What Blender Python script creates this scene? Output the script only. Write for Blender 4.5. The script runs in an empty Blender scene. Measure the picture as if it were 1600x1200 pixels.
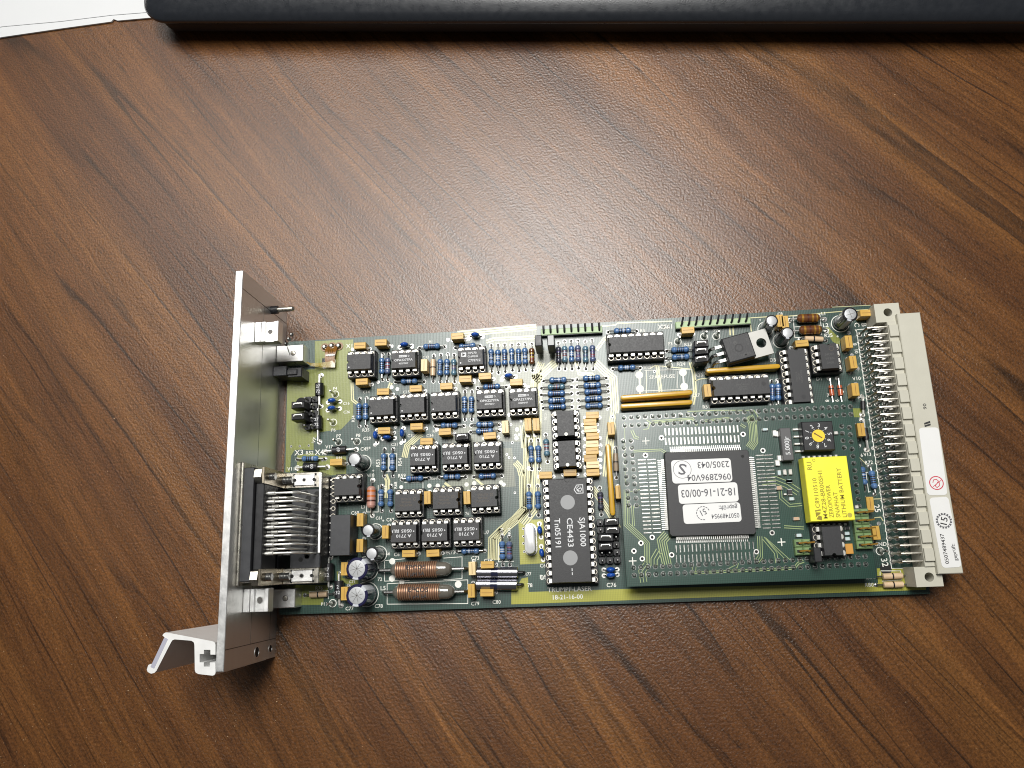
import bpy, math, random
from mathutils import Matrix, Vector
random.seed(7)
sc = bpy.context.scene
# ---------------------------------------------------------------- camera, world, lamps, exposure
cd = bpy.data.cameras.new('camera'); cam = bpy.data.objects.new('camera', cd); sc.collection.objects.link(cam)
cd.sensor_width = 36.0; cd.lens = 27.095; cd.clip_start = 0.01; cd.clip_end = 20
cam.matrix_world = Matrix([[0.995113, 0.055687, 0.081537, -0.002018], [-0.035351, 0.97198, -0.232392, -0.037015], [-0.092193, 0.228374, 0.969198, 0.276046], [0.0, 0.0, 0.0, 1.0]])
sc.camera = cam
W = bpy.data.worlds.new('World'); sc.world = W; W.use_nodes = True
bg = W.node_tree.nodes['Background']; bg.inputs[0].default_value = (.92, .97, 1, 1); bg.inputs[1].default_value = AMB = .075
def area_lamp(name, loc, aim, sx, sy, power, col, spread=180):
    l = bpy.data.lights.new(name, 'AREA'); l.shape = 'RECTANGLE'; l.size = sx; l.size_y = sy; l.energy = power; l.color = col; l.spread = math.radians(spread)
    o = bpy.data.objects.new(name, l); sc.collection.objects.link(o); o.location = loc
    o.rotation_euler = (Vector(aim) - Vector(loc)).to_track_quat('-Z', 'Y').to_euler(); return o
area_lamp('overhead_lamp', (-.015, .29, .76), (-.02, .10, 0), .26, .36, 3.25, (1, .985, .95), 120)
area_lamp('ceiling_panel', (-.36, .56, .92), (-.09, .15, 0), .56, .60, 2.5, (1, .975, .93), 120)
sc.view_settings.view_transform = 'Standard'; sc.view_settings.look = 'None'
sc.view_settings.exposure = 0.0; sc.view_settings.gamma = 1.0
sc.render.engine = 'CYCLES'; sc.cycles.max_bounces = 6; sc.cycles.use_denoising = True; sc.cycles.pixel_filter_type = 'BLACKMAN_HARRIS'; sc.cycles.filter_width = 1.05

# ---------------------------------------------------------------- measured layout, millimetres on the board
RES = [(36.74,42.89,36.77,32.85,'blue'),(39.03,42.75,38.83,32.74,'dust'),(41.62,31.75,52.45,31.25,'blue'),(50.74,44.37,60.43,44.29,'blue'),(56.16,41.09,55.89,31.14,'beige'),(58.87,41.23,58.49,30.84,'blue'),(61.43,41.23,61.05,30.69,'blue'),(63.83,40.93,63.79,30.53,'teal'),(28.19,26.17,28.15,15.79,'blue'),(30.7,26.19,30.7,15.65,'blue'),(64.33,43.53,73.64,43.78,'blue'),(77.83,43.77,77.68,33.67,'blue'),(80.36,43.61,80.18,33.07,'blue'),(82.74,43.62,82.7,33.37,'blue'),(85.41,43.45,85.36,33.67,'blue'),(87.94,43.45,87.85,33.22,'blue'),(90.31,43.3,90.22,33.54,'blue'),(92.82,43.3,92.69,33.09,'dark'),(72.34,27.69,82.94,27.62,'blue'),(67.58,26.69,67.36,16.26,'blue'),(70.15,26.55,69.85,16.12,'blue'),(56.43,14.32,67.01,13.91,'blue'),(69.65,13.92,79.86,13.68,'blue'),(69.3,11.44,79.78,11.34,'blue'),(91.05,7.27,91.0,-2.92,'blue'),(93.63,7.29,93.61,-3.05,'blue'),(96.44,9.18,96.71,-0.63,'teal'),(57.65,-4.38,67.2,-4.62,'blue'),(70.08,-4.81,80.13,-4.84,'blue'),(89.67,-8.82,89.59,-19.3,'blue'),(92.79,-8.96,92.62,-19.28,'blue'),(37.61,6.87,37.5,-3.02,'blue'),(40.78,6.71,40.73,-3.17,'blue'),(43.95,-4.47,53.87,-4.49,'blue'),(36.63,-6.44,36.61,-15.41,'blue'),(40.0,-6.59,40.01,-15.56,'blue'),(63.53,-30.58,73.26,-30.7,'blue'),(79.59,-25.93,79.55,-35.73,'blue'),(82.11,-26.17,81.97,-35.82,'dust'),(4.92,4.64,15.51,4.34,'blue'),(102.64,43.14,102.44,33.12,'dark2'),(104.93,43.46,104.68,32.98,'teal'),(107.42,43.46,107.15,32.84,'blue'),(109.77,43.46,109.54,33.0,'dust'),(112.52,42.98,112.16,32.54,'teal'),(115.03,43.28,114.82,32.53,'dust'),(96.47,28.95,107.21,28.63,'blue'),(95.62,26.3,106.65,26.21,'teal'),(95.51,23.92,106.52,23.75,'blue'),(95.54,21.25,106.53,21.18,'blue'),(95.87,18.87,106.4,18.82,'blue'),(108.68,28.84,119.36,28.82,'blue'),(108.53,26.17,119.62,26.04,'blue'),(108.68,23.72,119.76,23.81,'blue'),(108.83,21.11,119.73,21.15,'blue'),(108.98,18.6,119.56,18.46,'blue'),(121.04,46.03,131.49,45.76,'blue'),(121.87,31.96,131.78,31.83,'blue'),(120.97,3.19,120.55,-7.4,'greige'),(114.49,-10.63,114.52,-19.91,'dark2'),(141.53,37.54,151.08,37.4,'blue'),(141.3,34.7,151.27,34.69,'blue'),(188.86,38.99,197.92,38.01,'beige'),(177.3,24.29,176.41,15.53,'blue'),(179.28,24.41,178.49,15.42,'blue'),(206.52,-7.35,206.93,-16.94,'blue'),(203.6,-5.89,203.77,-15.5,'blue'),(203.24,-44.01,213.73,-43.85,'beige'),(203.26,-46.62,213.43,-46.71,'beige'),(9.12,-43.64,19.78,-43.49,'beige')]
MELF = [(13.15,35.98,13.38,24.19,2.6,4.9,'27/72'),(12.78,24.47,13.18,10.74,2.6,5.2,'27/72'),(5.07,1.45,16.34,1.27,2.6,5.4,'2/00'),(15.5,6.84,26.99,7.22,2.4,5.4,'69'),(18.09,-31.0,18.29,-41.11,3.0,6.0,'27/52'),(21.87,-36.65,22.24,-47.51,2.7,6.0,'2/32'),(207.34,16.81,206.69,10.47,1.4,3.0,''),(206.36,8.91,206.52,-1.61,1.6,4.0,'')]
COIL = [(35.89,-36.09,67.07,-36.51),(37.63,-43.48,66.9,-44.16)]
BROWNIND = [(186.09,46.32,198.37,45.97,'brown'),(186.42,41.93,198.51,41.61,'brown'),(33.24,-4.27,33.18,-16.83,'pink')]
CHROME = [(69.01,-37.66,87.07,-38.82),(68.91,-41.69,86.37,-42.81)]
GOLD = [(29.32,45.21,'h',''),(37.23,45.89,'h',''),(30.22,31.37,'h',''),(38.14,27.17,'h',''),(50.27,27.68,'h',''),(61.5,27.93,'h',''),(53.44,36.26,'v','pale'),(65.89,46.55,'h',''),(68.5,30.21,'h',''),(75.67,30.84,'h',''),(86.94,27.96,'h',''),(38.63,12.76,'h',''),(50.47,13.66,'h',''),(60.74,11.24,'h',''),(54.05,8.11,'h',''),(21.14,2.23,'h',''),(54.15,-11.88,'v',''),(76.78,8.98,'h',''),(90.57,12.29,'v',''),(93.46,12.14,'v',''),(82.44,11.85,'v','pale'),(95.99,-5.89,'h',''),(68.15,-12.49,'v',''),(30.15,-18.6,'v',''),(30.16,-27.46,'v',''),(39.18,-23.16,'v',''),(47.37,-30.82,'h',''),(55.91,-31.0,'h',''),(24.72,-35.14,'v',''),(24.85,-43.45,'v',''),(69.42,-36.58,'v','pale'),(74.68,-35.56,'h',''),(68.97,-43.96,'v',''),(74.28,-44.79,'h',''),(113.42,14.48,'h',''),(112.43,12.01,'h',''),(112.51,9.52,'h','pale'),(113.06,6.99,'h',''),(112.73,4.24,'h','pale'),(112.59,1.79,'h',''),(111.88,-0.7,'h','dark'),(112.52,-3.05,'h','pale'),(112.41,-5.74,'h',''),(119.68,9.35,'v',''),(104.49,-5.45,'h','dark'),(120.91,-12.87,'v',''),(149.18,43.5,'h',''),(153.99,21.07,'v',''),(181.5,44.89,'v',''),(183.19,44.37,'v',''),(188.0,36.16,'h',''),(211.43,45.82,'h',''),(203.93,35.74,'v',''),(204.45,28.33,'v',''),(203.87,18.62,'v',''),(203.88,4.58,'v',''),(203.39,-20.34,'v',''),(203.98,-29.9,'v','')]
GOLDM = [(191.98,-34.79)]
BLUE = [(45.55,45.25,'h'),(18.37,25.49,'h'),(18.27,22.64,'h'),(72.19,47.43,'h'),(84.08,31.06,'h'),(34.81,11.69,'v'),(44.67,11.92,'v'),(39.08,10.74,'h'),(92.98,-24.53,'v'),(93.33,-32.22,'v'),(116.48,-38.63,'h'),(116.44,-40.47,'h')]
CHIPS = [(29.89,38.25,8,'h','adfaint',1),(46.42,37.79,8,'h','opa',1),(71.0,37.33,8,'h','op',1),(38.28,20.81,8,'h','adfaint',1),(49.56,21.01,8,'h','adfaint',1),(60.85,20.97,8,'h','adfaint',1),(77.36,21.0,8,'h','opa',1),(89.23,20.8,8,'h','opa',1),(53.18,2.09,8,'h','opto',1),(64.61,2.14,8,'h','opto',1),(75.89,2.02,8,'h','opto',1),(47.71,-13.51,8,'h','tifaint',-1),(61.13,-13.32,8,'h','tifaint',-1),(74.58,-13.2,8,'h','tifaint',-1),(46.32,-24.05,8,'h','opto',1),(57.1,-24.15,8,'h','opto',1),(68.13,-24.22,8,'h','opto',1),(26.03,-7.14,8,'h','',-1),(130.28,38.83,16,'h','dot',1),(165.03,21.13,16,'h','ic',1),(184.83,24.07,16,'v','ic',1),(195.71,30.26,8,'v','memfaint',1),(103.86,11.54,8,'v','half',-1),(103.81,0.87,8,'v','half',-1),(103.37,-25.12,28,'v','can',1)]
MCHIP = [(185.99,-32.17)]
PINSP = [(18.76,28.42),(18.22,17.76),(20.29,10.34),(27.26,10.13),(155.45,42.19),(159.77,42.01),(145.94,40.85),(142.01,32.18),(19.21,-46.69),(206.16,-35.77)]
ELEC = [(29.6,2.05,5.0,11,'black'),(34.39,-22.62,4.6,10,'black'),(35.7,-30.46,4.6,10,'black'),(31.2,-35.33,7.5,12,'navy'),(31.3,-44.05,7.5,12,'navy'),(203.62,43.93,5.2,11,'black'),(177.38,43.61,4.4,10,'black'),(182.23,38.87,4.4,10,'black')]
SIP = [(154.32,28.28,179.69,28.51),(123.76,20.27,148.77,20.83),(123.55,17.16,148.46,17.29),(118.22,3.88,118.32,-20.62)]
POUR = [[(10.39,49.6),(25.32,49.3),(25.7,19.53),(21.18,14.97),(15.14,14.56),(12.72,14.21),(10.86,10.95),(10.94,7.86),(8.52,7.98),(6.09,8.33),(3.67,7.98),(2.52,6.13),(2.23,0.01),(0.54,0.09),(0.1,38.64),(10.66,38.52)],[(4.7,6.03),(10.0,6.96),(13.4,5.61),(23.26,4.89),(23.36,-1.9),(4.93,-1.52)],[(0.5,-39.88),(17.25,-40.44),(17.3,-42.84),(15.93,-43.66),(15.78,-47.12),(0.74,-46.76)],[(20.4,-35.94),(22.72,-36.02),(22.52,-38.21),(25.06,-38.73),(28.29,-39.28),(28.09,-41.67),(25.09,-40.7),(20.68,-38.8)],[(82.0,-49.04),(125.75,-48.92),(193.04,-48.72),(218.97,-48.69),(219.15,-42.25),(214.75,-41.68),(204.34,-41.32),(204.09,-46.05),(126.02,-45.22),(88.1,-45.14),(88.08,-40.23),(85.85,-40.58),(84.91,-42.05),(82.23,-42.6)],[(85.49,-20.62),(94.26,-20.75),(94.48,-35.73),(85.48,-35.84)],[(198.42,42.82),(199.34,43.0),(202.76,38.47),(202.39,35.65),(200.0,37.7)],[(203.35,13.04),(206.78,12.85),(206.99,9.66),(203.35,9.86)],[(78.02,48.84),(94.8,49.51),(95.16,41.33),(109.98,36.76),(117.84,31.94),(120.27,26.53),(120.34,17.07),(118.01,5.58),(113.19,-6.72),(94.69,-6.09),(90.64,-5.0),(90.21,6.98),(78.44,7.57),(78.02,16.99),(61.08,16.7),(61.45,39.69),(77.12,42.44)],[(61.03,13.62),(77.46,13.71),(77.67,5.28),(84.14,4.96),(85.02,-8.83),(60.65,-9.56)]]
TRACE = [([(85.11,-0.17),(86.64,-2.07),(87.43,-5.53),(87.21,-17.02),(83.69,-20.43),(79.06,-23.79),(75.8,-26.75),(75.38,-33.52)],4,0.62,0.3),([(90.22,18.7),(89.66,4.69),(88.82,-16.19),(84.59,-20.47),(80.65,-23.41),(77.61,-26.82),(77.16,-34.02)],5,0.62,0.3),([(94.27,31.63),(93.47,18.53),(92.87,4.53),(90.83,-16.95),(86.57,-21.88)],5,0.8,0.35),([(96.11,36.13),(93.26,30.0),(92.54,18.58)],4,0.7,0.35),([(101.27,35.82),(97.36,32.66),(93.45,29.03)],4,0.8,0.35),([(115.7,34.96),(118.73,31.4),(121.78,28.59),(121.71,17.0),(119.14,5.53),(117.22,-6.9)],4,0.8,0.38),([(65.24,48.91),(78.52,49.31),(94.81,49.75)],3,0.9,0.5),([(76.0,45.23),(78.9,46.05),(94.17,45.82)],2,0.9,0.35),([(118.86,48.45),(124.03,48.61),(124.78,49.3),(144.52,48.75)],1,0.5,0.45),([(116.44,39.52),(119.49,43.49),(120.95,44.37)],2,0.8,0.4),([(108.73,35.38),(109.66,30.97),(114.27,30.46),(115.33,28.72)],2,0.8,0.35),([(44.89,3.38),(45.85,7.55),(50.37,11.33),(51.56,11.74)],4,0.6,0.28),([(149.82,32.91),(150.58,28.58),(150.44,21.98),(149.13,17.38)],2,0.8,0.35),([(135.08,31.4),(137.23,32.46),(150.05,30.27)],1,0.5,0.3),([(150.8,25.96),(152.88,26.55),(156.27,26.59)],1,0.5,0.3),([(37.81,-2.56),(38.76,-4.92),(38.31,-10.87)],2,1.0,0.8),([(59.07,-6.98),(61.59,-8.92),(64.34,-10.18)],2,1.4,0.7),([(70.45,-5.21),(72.69,-7.37),(74.05,-8.34)],1,1.4,0.8),([(111.85,-10.48),(114.5,-14.61),(117.33,-19.17),(120.04,-24.98)],4,0.6,0.3),([(186.03,47.97),(203.62,48.51),(219.21,48.67)],1,0.5,0.35),([(201.62,50.34),(214.98,50.16)],1,0.5,0.2),([(146.09,48.16),(178.82,48.21)],1,0.5,0.35),([(23.76,-12.53),(26.78,-9.68)],1,0.5,0.35),([(131.62,31.12),(130.93,21.66)],1,0.5,0.5),([(133.91,30.99),(133.2,21.54)],1,0.5,0.3),([(137.89,32.19),(138.28,22.66)],2,0.8,0.3),([(164.89,45.47),(164.79,42.08)],1,0.5,0.5),([(166.03,45.39),(165.91,42.01)],1,0.5,0.5),([(172.3,46.69),(172.37,43.05)],1,0.5,0.4),([(25.05,32.48),(25.38,25.85),(27.58,24.03)],2,0.7,0.35),([(39.9,31.62),(38.45,27.56)],2,0.8,0.4),([(205.45,-18.54),(210.48,-18.55)],1,0.5,0.3),([(205.83,-24.78),(207.94,-24.65),(208.59,-25.96)],1,0.5,0.3),([(91.37,12.75),(89.93,0.06)],3,0.8,0.35),([(87.91,12.93),(88.28,4.75)],2,0.9,0.35),([(203.26,-3.58),(206.16,-7.25)],1,0.5,0.25)]
WHITEPAD = [(146.76,29.28,1.4),(146.79,24.07,1.4),(131.19,29.24,1.4),(131.11,24.13,1.4),(53.96,-7.21,0.8),(56.98,-7.35,0.8),(67.4,-7.36,0.8),(70.17,-7.03,0.8),(79.82,-7.23,0.8),(43.69,-7.21,0.7),(40.43,-33.13,1.1),(40.32,-39.03,1.1),(63.73,-41.77,1.2),(43.85,-40.24,0.9),(201.11,19.12,0.5),(193.94,26.5,0.5)]
SILK = [(23.78,46.84,'X1',1.65,0),(18.65,30.66,'P4',1.1,0),(23.02,24.7,'C16',1.04,0),(23.22,21.42,'C26',1.04,0),(30.57,28.61,'C14',1.04,0),(45.69,27.76,'C15',1.04,0),(53.16,40.66,'C12',0.99,0),(55.05,46.61,'R1',0.93,0),(30.55,14.28,'R35',1.21,0),(18.34,14.91,'P6',1.21,0),(20.34,12.56,'P7',1.21,0),(27.65,12.43,'P8',1.21,0),(31.02,11.13,'C29',1.21,0),(41.17,8.4,'C31',1.1,0),(47.41,11.33,'C32',1.15,0),(54.36,10.98,'C34',1.1,0),(30.46,7.31,'C45*',1.26,0),(16.8,8.73,'V17',1.21,0),(32.32,-2.43,'N18',1.21,0),(43.96,-3.11,'R59',1.26,0),(35.11,1.81,'R53',1.26,90),(43.24,1.86,'R54',1.26,90),(33.35,-0.88,'+',1.21,0),(56.15,12.51,'R4',0.99,0),(37.95,-7.59,'R67',1.1,90),(41.61,-6.46,'R68',1.1,90),(25.68,18.72,'R34',1.1,90),(20.63,4.55,'R44',0.99,0),(55.65,-4.65,'R64',0.99,0),(5.39,7.18,'X3',1.98,0),(13.13,6.92,'X4',1.98,0),(9.52,6.86,'R52',1.32,0),(2.55,1.29,'V11',1.32,0),(11.09,11.42,'V7',1.32,70),(29.77,-13.67,'L3',1.15,0),(26.86,-15.68,'C60',1.21,0),(39.72,-18.61,'C62',1.21,0),(35.5,-17.87,'C61',1.04,0),(38.87,-30.43,'66',1.15,0),(42.04,-30.82,'C6',1.21,0),(59.74,-30.79,'/R',1.1,0),(36.03,-39.11,'72',1.21,0),(37.19,-42.13,'L5',1.43,0),(37.11,-18.93,'+',1.21,0),(61.44,-30.85,'R73',1.26,0),(69.88,-33.08,'C73',1.21,0),(74.06,-24.45,'U7',1.21,0),(74.35,-34.06,'C74',1.15,0),(93.6,-40.53,'D9',1.37,0),(88.13,-39.13,'R77',1.04,0),(88.66,-42.9,'78',1.26,0),(93.36,-36.49,'C6',1.21,0),(79.58,-24.25,'R74',0.99,90),(82.12,-24.22,'R75',0.99,90),(67.4,-17.64,'76',1.04,0),(102.18,-44.65,'TRUMPF-LASER',1.57,0),(101.45,-47.16,'18-21-16-00',1.51,0),(116.47,-43.73,'C76',1.39,0),(14.2,-41.37,'R76',1.21,0),(16.06,-46.86,'P11',1.1,0),(25.26,-48.63,'C77',1.21,0),(35.65,-48.14,'C78',1.21,0),(69.5,-48.37,'C79',1.21,0),(76.95,-48.07,'C80',1.21,0),(26.0,-39.58,'C71',0.93,0),(141.18,46.85,'X61',1.92,0),(133.57,45.81,'R3',1.21,0),(134.4,31.82,'R32',1.21,0),(139.27,31.83,'P5',1.15,0),(139.29,28.17,'SPAREFUSE',1.32,0),(96.71,15.7,'C36',1.1,-90),(142.48,46.77,'X61',1.7,0),(143.1,40.24,'P3',1.21,0),(149.5,39.63,'R23',1.21,0),(146.45,32.45,'R24',1.26,0),(155.51,44.4,'P1',1.1,0),(159.79,44.28,'P2',1.1,0),(152.3,27.94,'R33',1.21,0),(152.03,31.22,'2',1.21,0),(150.66,20.68,'C27',1.1,0),(183.16,48.99,'C8',1.1,0),(198.25,48.14,'L1',1.21,0),(198.54,43.74,'L2',1.43,0),(199.03,39.9,'R25',1.32,0),(202.15,39.32,'+',1.21,0),(175.88,47.18,'+',0.99,0),(178.71,32.0,'D3',1.26,0),(193.74,24.21,'D1',1.21,0),(206.53,23.61,'V10',1.26,0),(207.65,36.0,'8',1.21,-90),(207.84,33.33,'10',1.21,-90),(216.22,49.05,'X2',1.43,0),(209.31,43.19,'C',1.7,-90),(211.77,42.97,'B',1.7,-90),(213.97,42.83,'A',1.7,-90),(153.77,16.28,'R51',1.21,0),(195.6,16.15,'8',1.21,-90),(198.85,16.03,'9',1.21,-90),(196.12,18.14,'7',1.1,0),(206.5,-3.3,'V13',1.15,0),(206.65,-6.07,'R72',1.21,0),(204.61,-3.48,'6',1.1,0),(204.53,-0.15,'9',1.21,0),(207.23,-21.71,'25',1.92,-84),(207.17,-39.5,'32',2.03,-84),(206.61,-33.48,'GND',1.26,0),(201.18,-46.52,'R80',1.26,0),(201.35,-44.34,'R79',0.82,0),(93.33,-40.25,'D9',1.37,0),(113.41,-26.0,'1',1.1,90),(96.17,36.07,'X21',1.21,0)]
SILKL = [[(36.37,5.2),(36.39,-1.34),(38.99,-1.46),(38.98,5.07),(36.37,5.2)],[(39.45,5.05),(39.46,-1.48),(42.05,-1.6),(42.06,4.92),(39.45,5.05)],[(30.98,-4.57),(31.08,-15.57),(35.29,-15.74),(35.24,-6.14)],[(37.67,-32.81),(45.01,-32.42)],[(37.67,-32.81),(37.69,-39.81),(46.58,-39.9)],[(38.61,-40.71),(38.63,-47.62),(66.95,-48.29),(67.12,-40.38),(38.61,-40.71)],[(58.69,-32.7),(65.26,-32.5),(65.11,-39.88),(58.58,-40.09)],[(10.83,-43.06),(10.81,-42.41),(17.52,-42.41),(17.58,-45.23)],[(6.83,-41.18),(7.0,-46.85),(6.54,-46.84)],[(187.6,47.87),(197.06,47.97),(196.77,40.29),(187.31,39.69),(187.6,47.87)],[(187.57,43.76),(197.21,43.86)],[(208.81,40.71),(208.45,41.33),(214.89,41.52)],[(208.91,41.42),(209.04,-41.48),(214.75,-41.68)],[(205.22,-42.38),(205.05,-43.61)],[(205.45,-42.18),(211.78,-42.4),(211.56,-45.28),(205.4,-45.48)],[(78.23,-28.6),(78.03,-34.7),(83.4,-34.68)],[(44.86,-5.66),(51.64,-5.73),(51.62,-8.48)],[(145.61,47.94),(145.66,45.73),(171.27,45.54)],[(160.51,40.18),(162.11,40.32),(161.99,39.12)],[(133.2,30.79),(150.05,30.27),(149.85,22.95),(131.73,23.27)],[(144.78,29.87),(144.25,23.5)],[(205.86,-9.44),(205.23,-9.41),(205.15,-16.15),(205.8,-15.97)],[(11.18,27.37),(11.58,21.01),(12.81,20.95)],[(5.74,37.31),(5.85,33.33)]]
BOARDPADS = [(25.12,45.4),(31.05,44.54),(37.18,45.41),(40.13,45.73),(47.94,44.99),(52.57,44.71),(61.57,46.89),(69.55,46.88),(74.61,47.06),(61.51,28.2),(68.41,28.29),(71.09,30.8),(73.24,31.41),(81.26,30.21),(85.06,30.96),(90.79,27.02),(35.04,32.15),(40.14,29.9),(42.31,29.04),(35.38,12.09),(33.97,8.61),(41.59,14.87),(43.72,8.83),(50.39,14.17),(57.01,13.12),(63.11,11.15),(83.64,17.16),(80.19,11.69),(90.08,9.31),(92.61,9.18),(80.71,-7.96),(114.15,9.24),(113.77,2.81),(115.67,4.32),(115.49,1.35),(115.35,-0.92),(115.19,-3.42),(115.05,-5.67),(89.82,-2.68),(96.31,-5.49),(22.79,-11.34),(14.4,4.14),(14.36,39.05),(29.59,42.62),(32.05,42.47),(138.28,43.03),(138.99,40.31),(205.92,27.43),(207.41,27.11),(206.11,40.41),(206.11,32.11),(206.02,21.62),(206.66,16.75),(208.71,-1.19),(207.02,-26.74),(215.12,-21.11),(120.0,11.72),(86.23,11.61),(85.88,8.36)]
VIAS = [(2.41,9.59),(5.69,9.54),(9.08,9.54),(84.09,13.48),(85.46,9.54),(86.85,9.59),(84.32,6.92),(82.22,2.74),(82.98,1.55),(84.93,1.34),(87.74,14.58),(118.99,17.26),(120.63,14.48),(87.06,-23.67),(87.07,-26.31),(86.98,-28.72),(87.09,-31.56),(84.6,-11.07),(136.71,30.22),(214.33,47.07)]
DINPAD = (209.53,39.47,209.75,-39.44)
MEZZ = [(121.41,13.69),(200.33,13.28),(199.87,-44.0),(121.09,-44.33)]
QFP = [(135.95,-0.98),(164.12,-2.15),(163.32,-29.17),(136.38,-28.32)]
LAB1 = [(138.24,-3.89),(157.48,-4.17),(157.96,-11.81),(138.22,-11.76)]
LAB2 = [(139.65,-12.24),(158.97,-12.06),(159.13,-18.53),(139.96,-18.34)]
LAB3 = [(140.34,-18.77),(159.12,-18.64),(159.5,-24.94),(141.26,-24.92)]
ROTSW = [(186.32,1.62)]
BATT = [(179.98,-5.59),(193.74,-5.73),(193.52,-25.66),(179.85,-26.38)]
XTAL = [(176.38,-0.4)]
MPADROWS = [(137.56,6.17,161.67,6.02,20,'v'),(137.4,2.88,161.65,2.64,20,'v'),(128.91,-2.93,129.11,-27.2,20,'h'),(132.23,-2.98,132.26,-27.22,20,'h'),(167.86,-3.29,167.64,-27.17,20,'h'),(170.88,-3.33,170.81,-27.19,20,'h'),(137.96,-32.71,162.77,-32.52,20,'v'),(137.79,-35.98,162.63,-35.77,20,'v')]
MCROSS = [(130.78,3.43),(123.55,-36.08),(171.81,-31.84)]
MHOLES = [(136.12,4.26),(163.27,4.08),(130.31,-1.47),(169.18,-1.74),(130.47,-28.71),(126.67,-30.43),(124.19,-32.92),(126.72,-35.48),(136.35,-34.6),(169.2,-28.77),(163.53,-34.58)]
MTRACE = [([(123.18,-12.7),(122.39,-24.11),(127.29,-29.1),(128.63,-30.81),(128.17,-36.96)],4,0.55,0.2),([(124.72,-18.09),(124.66,-24.83)],2,0.6,0.2),([(128.38,-36.97),(126.31,-39.55),(126.68,-43.02)],3,1.0,0.2),([(135.54,-27.97),(133.5,-29.96),(133.88,-33.07),(134.55,-37.6)],5,0.7,0.28),([(132.43,-33.02),(130.54,-35.82),(130.37,-38.06)],3,1.0,0.25),([(133.22,9.94),(147.05,10.32),(148.32,7.82)],2,0.5,0.25),([(145.55,12.84),(155.41,12.75),(167.71,12.09),(168.76,10.05),(167.78,6.8),(167.79,2.87)],1,0.5,0.25),([(150.17,9.27),(159.4,9.88)],2,0.5,0.2),([(164.89,-0.67),(166.58,1.41),(166.8,7.51),(165.81,10.2)],6,0.5,0.22),([(162.78,7.5),(164.35,6.32)],2,0.6,0.2),([(131.54,10.69),(132.77,9.74),(131.96,7.56),(130.22,7.43)],1,0.5,0.25),([(126.45,0.13),(135.68,0.12),(137.1,-0.82)],2,0.6,0.2),([(167.65,-11.93),(172.24,-11.71),(175.77,-13.35),(179.16,-16.02)],3,1.1,0.22),([(173.3,-15.13),(173.22,-17.65),(175.79,-20.26),(179.71,-20.01)],2,0.8,0.2),([(173.18,-26.98),(179.41,-27.64)],2,0.7,0.25),([(166.09,-30.19),(169.6,-35.21),(169.64,-38.45)],2,0.8,0.2),([(166.7,-30.21),(172.04,-36.92),(172.05,-38.54)],1,0.7,0.2),([(166.9,-30.22),(174.51,-38.22)],1,0.7,0.2),([(165.11,-29.74),(164.62,-36.25),(163.23,-37.82)],3,0.7,0.2),([(143.16,-40.54),(152.37,-40.46),(174.88,-40.24),(176.27,-38.69),(178.14,-38.15)],2,0.6,0.25),([(143.34,-38.52),(142.97,-40.34)],2,1.1,0.2),([(154.47,-39.93),(156.6,-38.99),(157.13,-37.8)],2,0.9,0.2),([(132.74,9.29),(142.28,9.9)],1,0.6,0.2),([(126.32,7.41),(127.22,4.93),(128.48,4.42)],2,0.7,0.22),([(124.12,10.19),(122.83,-11.61)],1,0.5,0.15),([(127.64,-12.9),(124.42,-13.4)],1,0.5,0.2),([(127.26,-18.2),(125.1,-18.74)],1,0.5,0.2)]
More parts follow.
